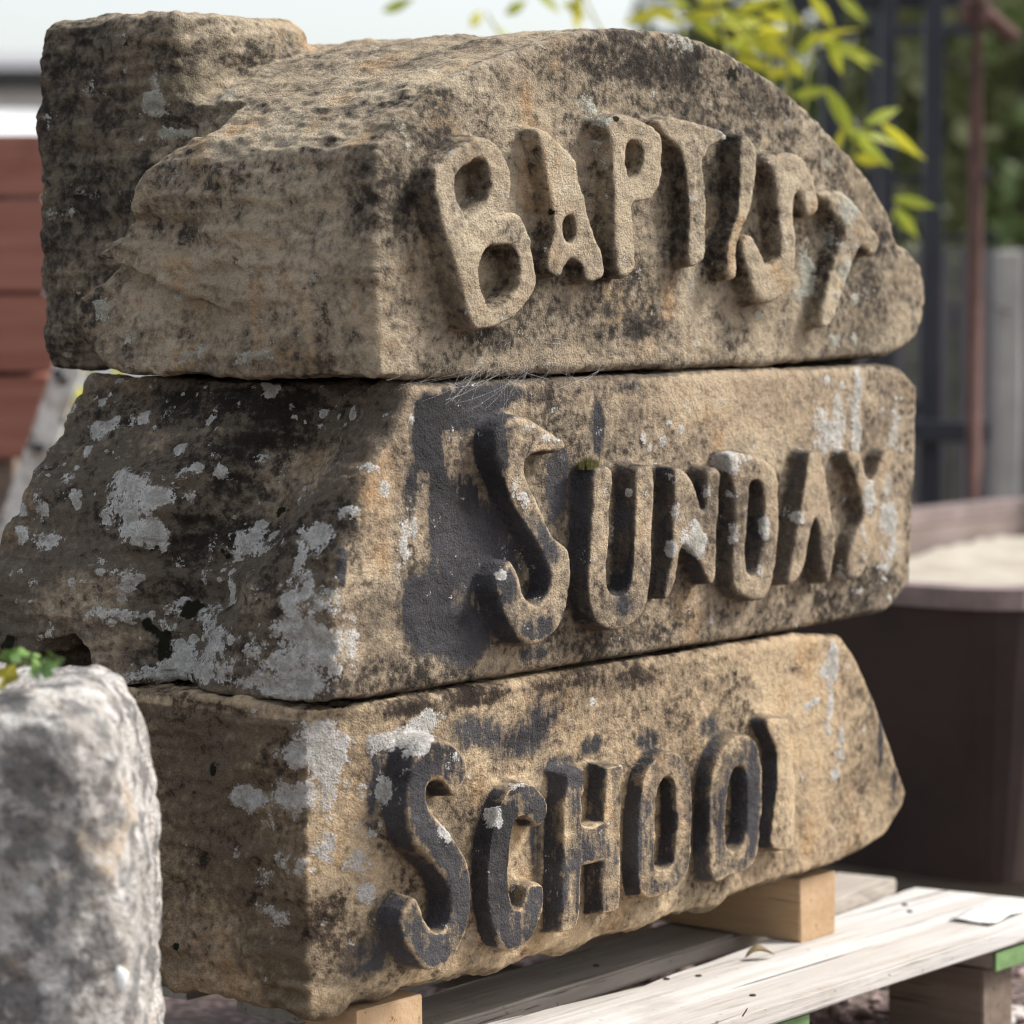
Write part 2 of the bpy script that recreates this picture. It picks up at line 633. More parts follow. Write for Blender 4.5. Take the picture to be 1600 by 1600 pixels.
SUNDAY = [
    L('S', R4, [(236, 210), (270, 125), (350, 60), (460, 52), (560, 110), (690, 190), (742, 245), (715, 305), (600, 285), (505, 292), (458, 350),
                (448, 430), (480, 530), (530, 620), (570, 720), (610, 830), (652, 900), (730, 945), (770, 1030), (768, 1150), (760, 1300), (732, 1420),
                (690, 1510), (640, 1570), (560, 1620), (480, 1632), (402, 1590), (330, 1480), (280, 1360), (230, 1200), (338, 1040), (380, 1100),
                (410, 1200), (442, 1300), (492, 1352), (560, 1350), (612, 1280), (632, 1180), (612, 1090), (572, 1000), (520, 900), (432, 770),
                (362, 660), (312, 500), (262, 390), (242, 290)], relief=.042),
    L('U', R4, [(922, 418), (985, 398), (1050, 410), (1048, 520), (1038, 720), (1020, 1000), (1016, 1150), (1022, 1230), (1062, 1290), (1140, 1288),
                (1182, 1235), (1200, 1130), (1210, 900), (1215, 600), (1212, 412), (1280, 385), (1345, 388), (1342, 600), (1330, 900), (1325, 1150),
                (1310, 1300), (1270, 1430), (1180, 1510), (1070, 1540), (970, 1500), (920, 1435), (888, 1300), (888, 1100), (900, 900), (915, 700)]),
    L('N', R5, [(292, 375), (370, 405), (440, 500), (480, 620), (512, 720), (552, 735), (558, 600), (555, 450), (580, 385), (640, 395), (670, 455),
                (662, 700), (650, 1000), (640, 1280), (605, 1365), (560, 1280), (500, 1150), (420, 1050), (360, 992), (332, 1120), (310, 1300), (280, 1440),
                (205, 1495), (222, 1350), (268, 1190), (280, 1000), (282, 800), (298, 600), (290, 450)]),
    L('D', R5, [(740, 275), (800, 262), (920, 262), (1050, 312), (1130, 380), (1160, 460), (1165, 700), (1155, 950), (1130, 1200), (1080, 1395),
                (1020, 1465), (950, 1478), (850, 1440), (790, 1375), (772, 1200), (790, 1000), (798, 800), (790, 600), (770, 480)],
      [[(910, 505), (955, 472), (1015, 490), (1040, 600), (1040, 800), (1028, 1000), (1000, 1180), (955, 1290), (890, 1270), (880, 1100), (890, 900), (900, 700)]], crisp=True),
    L('A', R6, [(518, 300), (595, 265), (650, 315), (690, 470), (712, 640), (740, 900), (770, 1100), (765, 1220), (725, 1400), (700, 1560), (665, 1450),
                (642, 1250), (622, 1000), (592, 905), (552, 1000), (530, 1130), (500, 1330), (430, 1480), (350, 1555), (312, 1545), (342, 1400),
                (390, 1150), (432, 900), (470, 700), (502, 500)]),
    L('Y', R6, [(890, 275), (985, 275), (1030, 340), (1052, 450), (1110, 575), (1165, 515), (1200, 400), (1230, 300), (1300, 262), (1350, 305),
                (1330, 400), (1272, 560), (1222, 700), (1182, 860), (1150, 1000), (1105, 1200), (1060, 1400), (1010, 1500), (880, 1480), (900, 1260), (960, 1080),
                (1050, 930), (1040, 760), (1000, 600), (950, 450), (900, 380)], relief=.028),
]
SCHOOL = [
    L('S', R7, [(300, 560), (320, 400), (350, 260), (390, 180), (450, 142), (540, 142), (620, 180), (680, 270), (690, 360), (655, 440), (602, 515),
                (570, 450), (520, 392), (460, 392), (426, 450), (430, 540), (480, 640), (560, 720), (620, 790), (670, 870), (710, 960), (720, 1080),
                (712, 1200), (690, 1320), (640, 1450), (580, 1540), (500, 1588), (430, 1586), (380, 1530), (320, 1450), (280, 1380), (258, 1250),
                (335, 1128), (362, 1125), (390, 1180), (412, 1250), (450, 1310), (500, 1350), (542, 1340), (580, 1250), (586, 1150), (560, 1040),
                (500, 950), (430, 870), (360, 800), (322, 710)]),
    L('C', R7, [(1190, 610), (1160, 670), (1112, 690), (1082, 640), (1030, 617), (990, 640), (962, 740), (950, 900), (945, 1050), (950, 1150),
                (980, 1208), (1020, 1200), (1050, 1120), (1062, 1050), (1150, 1042), (1170, 1080), (1160, 1180), (1130, 1290), (1080, 1400),
                (1010, 1458), (940, 1468), (880, 1420), (840, 1320), (812, 1180), (806, 1000), (822, 800), (860, 620), (920, 480), (1000, 412),
                (1090, 412), (1150, 470), (1182, 540)]),
    L('H', R8, [(182, 442), (222, 412), (295, 402), (294, 500), (281, 600), (276, 752), (340, 768), (410, 738), (420, 640), (430, 500), (432, 392),
                (538, 377), (535, 550), (525, 800), (516, 1050), (510, 1280), (402, 1318), (405, 1150), (410, 972), (340, 990), (276, 1012),
                (266, 1150), (260, 1330), (240, 1400), (146, 1430), (150, 1200), (160, 900), (166, 650), (180, 520)], crisp=True),
    L('O', R8, [(650, 560), (670, 450), (720, 360), (790, 302), (850, 292), (920, 330), (955, 400), (966, 500), (966, 700), (960, 900), (945, 1050),
                (900, 1130), (800, 1195), (660, 1222), (626, 1120), (626, 900), (632, 700)],
      [[(822, 452), (860, 480), (866, 600), (869, 750), (860, 900), (845, 1022), (745, 1030), (735, 960), (736, 800), (745, 650), (757, 530), (790, 462)]]),
    L('O', R8, [(1080, 480), (1110, 360), (1160, 270), (1220, 202), (1290, 187), (1350, 220), (1385, 290), (1400, 400), (1405, 600), (1390, 800),
                (1370, 960), (1330, 1030), (1220, 1062), (1110, 1122), (1080, 1060), (1066, 900), (1072, 700)],
      [[(1250, 377), (1298, 400), (1310, 500), (1310, 650), (1300, 850), (1258, 920), (1175, 915), (1170, 800), (1181, 620), (1202, 450)]]),
    L('L', R8, [(1430, 95), (1510, 78), (1590, 100), (1640, 300), (1650, 860), (1560, 930), (1455, 900), (1480, 700), (1498, 500), (1503, 270), (1450, 180)],
      wedge=True, relief=.030),
]


for _n, _l in (('BAPTIST', BAPTIST), ('SUNDAY', SUNDAY), ('SCHOOL', SCHOOL)):
    for _le, _r in zip(_l, RELIEF[_n]):
        _le['relief'] = _r


def capsule(P, a, b, r):
    a, b = np.asarray(a, np.float32), np.asarray(b, np.float32)
    ab = b - a
    t = sum((P[i] - a[i]) * ab[i] for i in range(3)) / (ab @ ab + 1e-9)
    t = np.clip(t, 0, 1)
    return np.sqrt(sum((P[i] - a[i] - t * ab[i]) ** 2 for i in range(3))) - r


def build_stone(name, label, lo, hi, h, body, letters, mat, rough, relief, soft, edge, paintfn, base_z, word):
    n = [int(round((hi[i] - lo[i]) / h)) + 1 for i in range(3)]
    ax = [(lo[i] + h * np.arange(n[i])).astype(np.float32) for i in range(3)]
    PX, PY, PZ = ax[0][:, None, None], ax[1][None, :, None], ax[2][None, None, :]
    A, B = np.meshgrid(ax[0], ax[2], indexing='ij')
    f = body(PX, PY, PZ, A, B).astype(np.float32)
    # letters stand out from the front (y = 0)
    jn = int(np.searchsorted(ax[1], 0.05))
    sub = f[:, :jn, :]
    yy = ax[1][None, :jn, None]
    for le in letters:
        rl = le.get('relief', relief)
        to = lambda pts: [(q[0], q[2]) for q in (onY(u, v, -rl) for u, v in pts)]
        poly = smooth_poly(to(le['outer']), 0 if le.get('crisp') else 1)
        x0, x1 = poly[:, 0].min() - .05, poly[:, 0].max() + .05
        i0, i1 = max(0, np.searchsorted(ax[0], x0)), np.searchsorted(ax[0], x1)
        d = poly_sdf(poly, A[i0:i1], B[i0:i1])
        le['poly'] = poly
        for hl in le['holes']:
            d = np.maximum(d, -poly_sdf(smooth_poly(to(hl), 1), A[i0:i1], B[i0:i1]))
        rr = np.float32(rl)
        if le.get('wedge'):
            w = np.clip((A[i0:i1] - poly[:, 0].min() - .045) / .13, 0, 1)
            rr = (rl * (1 - w) - .006 * w)[:, None, :].astype(np.float32)
        depth = yy + rr
        d3 = rounded(d[:, None, :] - 0.10 * np.clip(depth, 0, .05), -depth, edge)
        d3 = np.maximum(d3, yy - 0.03)
        sub[i0:i1] = smin(sub[i0:i1], d3, le.get('soft', soft))
    V, Q = surface_nets(f, lo, h)
    del f, sub
    N = vert_normals(V, Q)
    # weathered relief of the surface
    front = np.clip((-N[:, 1] - 0.55) / 0.35, 0, 1) * (V[:, 1] < 0.06)
    front = front.astype(np.float32)
    carved = np.clip((0.03 - V[:, 1]) / .02, 0, 1) * np.clip((V[:, 0] - rough.get('x0', .03)) / .04, 0, 1)
    keep = np.maximum(front, carved).astype(np.float32)
    amp = rough['side'] * (1 - keep) + rough['front'] * keep
    d = amp * (0.9 * fbm(V, (7, 7, 9), 3, .5, 1) + 0.65 * fbm(V, (22, 16, 48), 3, .55, 2) + 0.30 * fbm(V, (80, 70, 110), 2, .5, 3))
    if rough.get('rag') is not None:
        z1 = rough['rag']
        amp = amp + .006 * np.clip((z1 - V[:, 2]) / .03, 0, 1)
        d = amp * (0.9 * fbm(V, (7, 7, 9), 3, .5, 1) + 0.65 * fbm(V, (22, 16, 48), 3, .55, 2) + 0.30 * fbm(V, (80, 70, 110), 2, .5, 3))
    d += (1 - keep) * rough['side'] * .45 * fbm(V, (5, 5, 70), 3, .55, 6)
    d += rough['fine'] * fbm(V, (120, 120, 120), 2, .6, 9)
    d += 0.0035 * fbm(V, (14, 14, 14), 3, .5, 4) * (1 - keep * 0.7)
    V = V + N * d[:, None]
    N = vert_normals(V, Q)
    # which vertices belong to which letter
    lid = np.full(len(V), -1)
    ldist = np.full(len(V), 1.0, np.float32)
    cand = np.nonzero(V[:, 1] < -0.004)[0]
    for i, le in enumerate(letters):
        dd = poly_sdf(le['poly'], V[cand, 0], V[cand, 2])
        b = dd < ldist[cand]
        ldist[cand[b]] = dd[b]
        sel = cand[(dd < 0.007) & b]
        lid[sel] = i
    attrs = paintfn(V, N, lid, front, letters)
    acc, cn = np.zeros_like(V), np.zeros(len(V))
    for k in range(4):
        for j in ((k + 1) % 4, (k + 3) % 4):
            for c3 in range(3):
                acc[:, c3] += np.bincount(Q[:, k], weights=V[Q[:, j], c3], minlength=len(V))
            cn += np.bincount(Q[:, k], minlength=len(V))
    conv = (((V - acc / cn[:, None]) * N).sum(1) / h).astype(np.float32)
    for _ in range(2):
        a2 = np.zeros(len(V))
        for k in range(4):
            a2 += np.bincount(Q[:, k], weights=conv[Q[:, (k + 1) % 4]], minlength=len(V)) + np.bincount(Q[:, k], weights=conv[Q[:, (k + 3) % 4]], minlength=len(V))
        conv = (.4 * conv + .6 * a2 / cn).astype(np.float32)
    rub = np.clip(conv * 6.0 - .15, 0, 1)            # rubbed arrises
    attrs['dirt_shade'] = attrs['dirt_shade'] - .42 * rub
    attrs['paint'] = attrs['paint'] - .55 * rub
    sd = len(letters) * 7
    mid_ = fbm(V, (26, 26, 30), 4, .6, sd + 1)
    streak = fbm(V, (42, 42, 8), 3, .55, sd + 2)
    big = fbm(V, (6, 6, 7), 3, .5, sd + 3)
    attrs['dirt_shade'] = attrs['dirt_shade'] - .10 + .40 * mid_ + .18 * streak + .28 * big + .34 * fbm(V, (75, 75, 85), 3, .7, sd + 8)
    attrs['lichen'] = attrs['lichen'] - .03 + .95 * fbm(V, (44, 44, 44), 4, .68, sd + 4)
    attrs['paint'] = attrs['paint'] + .42 * fbm(V, (34, 34, 26), 4, .6, sd + 5) + .22 * streak
    attrs['patina_shade'] = attrs['patina_shade'] + .55 * big + .38 * fbm(V, (16, 16, 30), 3, .6, sd + 9) + .05 * fbm(V, (3, 3, 90), 2, .6, sd + 10)
    attrs['dirt_shade'] += .10 * fbm(V, (3, 3, 120), 2, .6, sd + 11)
    attrs['moss'] = attrs['moss'] + .9 * fbm(V, (60, 60, 60), 3, .6, sd + 13) * (attrs['moss'] > .05)
    attrs['tone'] = np.clip(.5 + .9 * fbm(V, (9, 9, 14), 4, .6, sd + 6), 0, 1)
    attrs['iron'] = .45 + .8 * fbm(V, (20, 20, 11), 4, .6, sd + 7)
    # chipped arrises and slightly raised lichen
    chip = np.clip(fbm(V, (30, 30, 30), 3, .6, sd + 12) - .12, 0, 1) * rub * np.where(lid >= 0, .35, 1.0)
    V = V - N * (.010 * chip)[:, None] + N * (.0010 * np.clip((attrs['lichen'] - .42) * 5, 0, 1))[:, None]
    V = V.astype(np.float32)
    N = vert_normals(V, Q)
    base = np.array([0.5, 0.22, base_z])
    Vl = V - base
    fl = lid[Q]
    fid = np.where((fl == fl[:, :1]).all(1), fl[:, 0], -1)
    root = None
    for i in range(-1, len(letters)):
        q = Q[fid == i]
        if len(q) == 0:
            continue
        used, inv = np.unique(q, return_inverse=True)
        me = mesh_quads(name, Vl[used], inv.reshape(q.shape), N[used])
        for k, a in attrs.items():
            at_ = me.attributes.new(k, 'FLOAT', 'POINT')
            at_.data.foreach_set("value", a[used].astype(np.float32))
        if i < 0:
            root = link(name, me, mat, loc=base)
            tag(root, label, "stone block")
        else:
            o = link("raised_letter", me, mat, root)
            o["label"] = f"raised letter {letters[i]['ch']} of the word {word}"
    return root


def splat(V, blobs, attr, big=1.0):
    """add soft spots to a per-vertex value; each spot is laid on the surface point seen at (u, v)"""
    U, Vv, Wd = project(V.astype(np.float64))
    for u, v, ru, rv, s in blobs:
        near = np.nonzero((np.abs(U - u) < 9) & (np.abs(Vv - v) < 9))[0]
        if len(near) == 0:
            continue
        c = V[near[np.argmin(Wd[near])]]
        k = float(np.dot(c - CAM, CF)) / F_PX
        d = V - c
        rh, rz = ru * k * 1.35 * big, rv * k * 1.05 * big
        q = (d[:, 0] ** 2 + d[:, 1] ** 2) / rh ** 2 + d[:, 2] ** 2 / rz ** 2
        attr += (s * np.exp(-(q * .85) ** 2)).astype(np.float32)


def dots(V, mask, attr, count, rmin, rmax, s, seed):
    r = np.random.default_rng(seed)
    idx = r.choice(np.nonzero(mask)[0], count)
    for i in idx:
        rr = r.uniform(rmin, rmax) * (.4 + .6 * r.random())
        c = V[i]
        j = np.nonzero((np.abs(V[:, 0] - c[0]) < 2 * rr) & (np.abs(V[:, 2] - c[2]) < 2 * rr) & (np.abs(V[:, 1] - c[1]) < 2 * rr))[0]
        q = ((V[j] - c) ** 2).sum(1) / rr ** 2
        attr[j] += (s * np.exp(-(q * .8) ** 2)).astype(np.float32)


# ---- topmost stone
def body_top(PX, PY, PZ, A, B):
    arch = [(0.070, .350), (0.070, .334), (0.090, .333), (.30, .333)] + [(q[0], q[2]) for q in (onY(u, v) for u, v in
            [(1385, 563), (1428, 537), (1450, 492), (1446, 420), (1425, 390), (1402, 380), (1394, 335), (1368, 288), (1330, 243), (1280, 187),
             (1230, 140), (1150, 84), (1080, 54), (1000, 41), (930, 44), (850, 66), (737, 104), (660, 142), (600, 178)])] + [(0.070, .585)]
    d2 = poly_sdf(smooth_poly(arch, 1), A, B)[:, None, :]
    fr = rounded(d2, np.maximum(-PY, PY - 0.60), 0.012)
    # the left nose of the moulding, cut off aslant at its back
    Yg, Zg = np.meshgrid(PY[0, :, 0], PZ[0, 0, :], indexing='ij')
    tr_ = [(q[1], q[2]) for q in (onX(u, v, .077) for u, v in
           [(180, 592), (150, 560), (125, 518), (108, 500), (104, 480), (115, 462), (140, 428), (156, 410), (150, 398), (162, 386), (186, 362), (200, 338), (204, 310), (210, 280), (225, 250), (252, 212), (275, 198)])]
    nose = poly_sdf([(-.1, .25)] + [(.38, .25)] + tr_ + [(.27, .70), (-.1, .70)], Yg, Zg)[None]
    # a ledge runs down the nose: the stone below it lies a little deeper
    la, lb = onX(148, 398, .077), onX(345, 482, .077)
    ty, tz = lb[1] - la[1], lb[2] - la[2]
    ln_ = math.hypot(ty, tz)
    along = ((Yg - la[1]) * ty + (Zg - la[2]) * tz) / ln_ / ln_
    below = ((Yg - la[1]) * tz - (Zg - la[2]) * ty) / ln_
    below = below * np.sign((lb[1] - la[1]) * -1) * -1
    rec = .030 * np.clip(below / .004, 0, 1) * np.exp(-np.clip(below, 0, 1) / .045) * np.clip((1.15 - along) * 2.2, 0, 1) * (along > -.3)
    nose = smax(nose, 0.077 + rec[None].astype(np.float32) - PX, 0.012)
    rest = 0.165 - PX
    left = smin(nose, smax(rest, PY - 0.60, .01), 0.004)
    fr = smax(fr, left, 0.008)
    fr = smax(fr, ((0.077 - PX) * .62 + (PZ - .572) * .78), 0.03)
    # front left arris of the letter face
    fr = smax(fr, (0.085 - PX) * 0.8 - PY * 0.6 - 0.004, 0.01)
    # rough tail behind
    tx = rounded(np.maximum(0.150 - PX, PX - 0.39), np.maximum(0.365 - PY, PY - 0.604), 0.03)
    tl = rounded(tx, np.maximum(0.352 - PZ, PZ - 0.742), 0.035)
    f = smin(fr, tl, 0.015)
    P = (PX, PY, PZ)
    for a, b, r, k in [((222, 350), (282, 362), .021, .014), ((262, 262), (300, 258), .007, .006), ((330, 215), (372, 209), .006, .006), ((430, 120), (520, 112), .006, .006)]:
        f = smax(f, -capsule(P, onX(*a, .073), onX(*b, .073), r), k)
    # chipped lower left corner
    f = smax(f, -capsule(P, onX(50, 575, .05), onX(150, 612, .06), .022), .01)
    return f


def paint_top(V, N, lid, front, letters):
    n = len(V)
    dirt_shade = np.full(n, .53, np.float32) + .03 * (1 - front)
    lichen = np.full(n, -.02, np.float32)
    paint = np.full(n, -.4, np.float32)
    moss = np.zeros(n, np.float32)
    dirt_shade += .20 * np.clip((V[:, 1] - .36) * 8, 0, 1)              # rough tail is darker crusted
    dirt_shade -= .04 * (lid >= 0)
    dirt_shade -= .26 * np.clip((N[:, 2] - .45) * 3, 0, 1) * (V[:, 1] > .02)  # paler tan top, with the skylight on it put into the colour
    dirt_shade -= .22 * front * np.clip((V[:, 0] - .45) * 1.4, 0, 1) * np.clip((.46 - V[:, 2]) * 12, 0, 1)
    dirt_shade += .14 * front * np.clip((V[:, 2] - .60) * 12, 0, 1)
    splat(V, [(300, 470, 120, 60, -.22), (480, 340, 60, 90, -.10), (620, 330, 40, 60, .2), (1000, 100, 140, 40, .22), (1250, 240, 80, 40, .2),
              (650, 480, 40, 60, .12), (1380, 430, 30, 80, .16), (520, 60, 60, 20, .2), (560, 160, 70, 14, .35), (640, 120, 60, 12, -.1),
              (330, 130, 90, 30, -.22), (440, 110, 30, 20, -.2), (800, 380, 20, 60, .15), (760, 460, 30, 30, -.2), (850, 270, 25, 40, -.1),
              (400, 545, 120, 20, .1), (270, 560, 60, 14, -.2), (380, 410, 150, 60, -.12), (940, 560, 200, 14, -.25), (580, 530, 15, 50, -.35),
              (1020, 520, 60, 15, .3), (1160, 530, 40, 18, .25), (760, 540, 60, 20, .22), (1300, 470, 40, 50, -.18)], dirt_shade)
    splat(V, [(230, 150, 14, 20, .55), (330, 145, 26, 12, .5), (240, 172, 18, 14, .45), (200, 216, 18, 12, .5), (225, 240, 16, 12, .4),
              (250, 215, 10, 14, .45), (200, 525, 22, 20, .42), (287, 568, 20, 14, .5), (312, 532, 16, 12, .5), (150, 470, 18, 16, .5),
              (400, 562, 18, 8, .5), (350, 555, 30, 10, .4), (240, 495, 30, 15, .3), (940, 182, 16, 10, .65), (935, 312, 8, 9, .75), (922, 232, 8, 6, .7),
              (1340, 312, 26, 26, .8), (1330, 440, 12, 20, .8), (1343, 464, 6, 8, .8), (1318, 470, 10, 10, .6), (1268, 432, 10, 28, .85), (1258, 465, 14, 12, .8),
              (1086, 465, 5, 28, .7), (1110, 418, 8, 6, .6), (1078, 78, 34, 12, .4), (1090, 305, 6, 6, .8), (1343, 528, 5, 8, .9), (1310, 530, 14, 6, .6),
              (1095, 345, 4, 5, .8), (1245, 200, 14, 30, .15), (700, 230, 6, 6, .6), (1340, 550, 40, 8, .4), (1225, 320, 6, 12, .7), (272, 205, 14, 8, .7),
              (1135, 200, 14, 10, .6), (1192, 500, 5, 5, .8), (1320, 370, 20, 14, .45), (925, 160, 20, 14, .5)], lichen, 1.22)
    dots(V, (front < .4), lichen, 120, .003, .010, .42, 6)
    dots(V, (front > .6), lichen, 70, .002, .005, .6, 7)
    splat(V, [(185, 75, 9, 8, .75), (360, 418, 14, 8, .55), (335, 392, 6, 5, .6), (1150, 120, 14, 10, .5), (865, 338, 9, 8, .8), (970, 182, 6, 4, .7)], moss)
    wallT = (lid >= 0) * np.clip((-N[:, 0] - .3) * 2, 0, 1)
    dirt_shade += .22 * wallT  # left letter walls: shade painted in together with grime crust
    faceT = (lid >= 0) * np.clip((-N[:, 1] - .7) * 4, 0, 1)
    dirt_shade -= .22 * faceT
    pat = -.3 * faceT + .22 + .18 * (1 - front) + .40 * np.clip((V[:, 1] - .36) * 8, 0, 1) - .3 * np.clip((N[:, 2] - .45) * 3, 0, 1) + .3 * wallT  # also holds painted shade on letter walls, painted skylight on top
    return dict(dirt_shade=dirt_shade, lichen=lichen, paint=paint, moss=moss, patina_shade=pat.astype(np.float32))


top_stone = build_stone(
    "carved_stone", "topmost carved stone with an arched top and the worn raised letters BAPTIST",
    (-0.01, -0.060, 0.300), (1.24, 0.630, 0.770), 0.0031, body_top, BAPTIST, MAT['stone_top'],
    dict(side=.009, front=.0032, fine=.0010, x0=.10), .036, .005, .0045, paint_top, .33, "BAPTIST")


# ---- middle stone
def body_mid(PX, PY, PZ, A, B):
    pts = [(q[0], q[2]) for q in (onY(u, v) for u, v in
           [(1250, 985), (1388, 957), (1424, 912), (1432, 760), (1436, 602), (1412, 574), (1380, 568), (645, 600), (612, 680), (562, 765), (532, 894), (520, 950), (522, 1101)])]
    d2 = poly_sdf(pts, A, B)[:, None, :]
    f = rounded(d2, np.maximum(-PY, PY - 0.50), 0.012)
    # the slanting end sweeps further back towards its foot
    f = smax(f, (PY - 0.475 - 0.9 * np.clip(0.24 - PZ, 0, 1) ** 1.6), .02) if False else f
    foot = rounded(poly_sdf([(-.012, .004), (.30, .004), (.30, .24), (.055, .205), (.022, .135), (-.005, .09)], A, B)[:, None, :],
                   np.maximum(.30 - PY, PY - 0.66 + 1.1 * np.clip(PZ - .02, 0, 1)), 0.02)
    f = smin(f, foot, .05)
    P = (PX, PY, PZ)
    # hollow valley down the end, cavity at its foot
    f = smax(f, -capsule(P, onX(440, 630, .070), onX(205, 985, -.040), .078), .035)
    f = smax(f, -capsule(P, onX(95, 1050, -.01), onX(150, 1032, .02), .036), .012)
    f = smax(f, -capsule(P, onX(40, 1055, .0), onX(140, 1040, .05), .022), .02)
    f = smax(f, -capsule(P, onX(205, 665, .085), onX(290, 640, .10), .008), .008)
    return f


def paint_mid(V, N, lid, front, letters):
    n = len(V)
    side = (1 - front)
    dirt_shade = .54 + .06 * side
    dirt_shade = dirt_shade.astype(np.float32)
    lichen = np.full(n, -.06, np.float32)
    paint = np.full(n, -.12, np.float32)
    moss = np.zeros(n, np.float32)
    isl = (lid >= 0).astype(np.float32)
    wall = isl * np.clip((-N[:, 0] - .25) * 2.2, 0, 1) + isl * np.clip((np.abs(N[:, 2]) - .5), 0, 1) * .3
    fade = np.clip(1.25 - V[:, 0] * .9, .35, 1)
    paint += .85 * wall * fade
    faceL = isl * np.clip((-N[:, 1] - .7) * 4, 0, 1)
    paint += .10 * faceL
    dirt_shade -= .15 * faceL
    dirt_shade -= .12 * front * np.clip((V[:, 0] - .35) * 4, 0, 1) * np.clip((V[:, 2] - .16) * 12, 0, 1)
    dirt_shade += .12 * front * np.clip((.07 - V[:, 2]) * 18, 0, 1)
    splat(V, [(600, 800, 25, 160, -.42), (540, 860, 14, 90, -.30), (560, 980, 30, 80, -.2), (480, 650, 60, 60, .1), (330, 620, 120, 30, .25),
              (100, 930, 60, 40, -.25), (420, 760, 80, 60, -.12), (1050, 620, 140, 30, -.2), (1290, 640, 60, 30, -.15), (640, 620, 20, 30, -.3)], dirt_shade)
    splat(V, [(720, 800, 70, 190, .30), (760, 950, 40, 60, .35), (735, 640, 75, 34, 1.05), (800, 610, 40, 16, .9), (668, 685, 24, 55, .95), (690, 770, 14, 80, .8), (730, 840, 50, 80, .78), (668, 955, 46, 60, .95),
              (730, 1005, 55, 40, .95), (800, 860, 40, 70, .8), (775, 700, 20, 60, .8), (942, 680, 14, 40, .85), (541, 880, 7, 46, 1.1), (840, 1022, 26, 12, .8),
              (650, 750, 12, 20, .5), (880, 760, 26, 60, .75), (870, 850, 20, 50, .6), (648, 790, 14, 40, .45), (1030, 730, 12, 14, .8), (1140, 705, 20, 8, .8), (970, 600, 50, 10, .5),
              (985, 950, 26, 22, .75), (850, 985, 35, 20, .62), (800, 925, 14, 30, .35), (1390, 630, 14, 18, .6), (1345, 745, 6, 20, .7)], paint)
    splat(V, [(199, 777, 34, 44, .85), (150, 665, 12, 15, .9), (187, 652, 16, 16, .62), (247, 766, 16, 10, .85), (240, 845, 17, 17, .8), (274, 691, 9, 9, .95),
              (292, 729, 14, 12, .65), (67, 838, 26, 14, .8), (52, 796, 12, 26, .75), (202, 890, 18, 22, .68), (165, 961, 36, 12, .85), (375, 862, 28, 22, .8),
              (484, 836, 26, 24, .78), (356, 926, 16, 18, .6), (262, 1030, 30, 30, .72), (225, 1055, 18, 16, .8), (310, 1015, 36, 34, .62), (431, 1030, 50, 44, .55), (360, 1000, 40, 26, .5), (330, 880, 26, 20, .42),
              (490, 1030, 34, 50, .60), (466, 922, 34, 30, .52), (277, 940, 22, 12, .8), (442, 934, 12, 12, .6), (585, 725, 14, 7, .8), (536, 794, 14, 9, .8), (402, 812, 8, 5, .9),
              (424, 826, 5, 3, .9), (506, 984, 20, 45, .5), (320, 950, 24, 14, .6), (110, 765, 8, 8, .8), (130, 700, 10, 12, .7), (222, 645, 10, 8, .8), (180, 730, 10, 14, .6),
              (340, 730, 8, 8, .8), (400, 710, 8, 10, .6), (95, 740, 26, 8, .55), (25, 830, 8, 20, .6), (150, 900, 6, 4, .9), (120, 905, 6, 4, .9), (300, 770, 10, 12, .4),
              (340, 1060, 30, 14, .5), (420, 1080, 50, 14, .55), (250, 985, 12, 10, .6), (560, 1000, 12, 40, .38), (640, 850, 8, 26, .62), (610, 770, 10, 10, .5)], lichen, 1.22)
    splat(V, [(1041, 697, 6, 7, 1.0), (1012, 690, 5, 8, 1.0), (1021, 707, 5, 7, 1.0), (1071, 678, 6, 9, 1.0), (1052, 666, 6, 5, .9), (1085, 830, 16, 22, .85), (1100, 862, 12, 22, .85),
              (1068, 800, 10, 14, .7), (1045, 866, 8, 12, .9), (1160, 730, 20, 16, .95), (1205, 828, 7, 16, 1.0), (1148, 780, 10, 8, .7), (1147, 826, 8, 8, .8), (1140, 845, 8, 8, .6),
              (1310, 685, 34, 20, .75), (1300, 655, 30, 18, .62), (1330, 625, 24, 20, .45), (1395, 800, 16, 30, .5), (1348, 615, 7, 50, .75), (1345, 690, 9, 30, .7), (1392, 860, 22, 40, .66), (1405, 740, 14, 60, .55), (1335, 905, 16, 20, .62),
              (1364, 780, 10, 26, .95), (1252, 803, 10, 9, .95), (1238, 850, 8, 7, .9), (812, 772, 8, 16, 1.0), (826, 792, 8, 14, .9), (860, 690, 9, 6, 1.0), (877, 695, 8, 5, .9), (790, 893, 7, 7, .95),
              (1262, 694, 5, 5, 1.0), (830, 672, 14, 8, .6), (975, 777, 4, 6, .95), (1046, 755, 12, 10, .75), (1110, 775, 5, 9, .7), (1195, 900, 6, 8, .8), (1300, 590, 5, 6, 1.0), (1040, 890, 4, 4, .8), (1345, 930, 20, 10, .5),
              (1300, 930, 30, 8, .4), (1408, 640, 12, 30, .5), (655, 835, 5, 12, .9), (652, 660, 5, 8, .9)], lichen, 1.22)
    dots(V, (front < .3) & (V[:, 0] < .2), lichen, 420, .002, .009, .66, 1)
    dots(V, (front > .6) & (V[:, 0] > .9), lichen, 60, .003, .007, .6, 2)
    dots(V, (front > .6), lichen, 60, .002, .005, .6, 3)
    splat(V, [(300, 942, 16, 14, .75), (283, 955, 12, 7, .7), (226, 985, 10, 14, .7), (250, 1010, 10, 26, .7), (10, 1000, 14, 12, .8), (430, 790, 9, 10, .5), (345, 870, 8, 10, .5)], moss)
    pat = (.22 + .55 * side + .2 * isl * np.clip(-N[:, 0] * 2, 0, 1)).astype(np.float32)
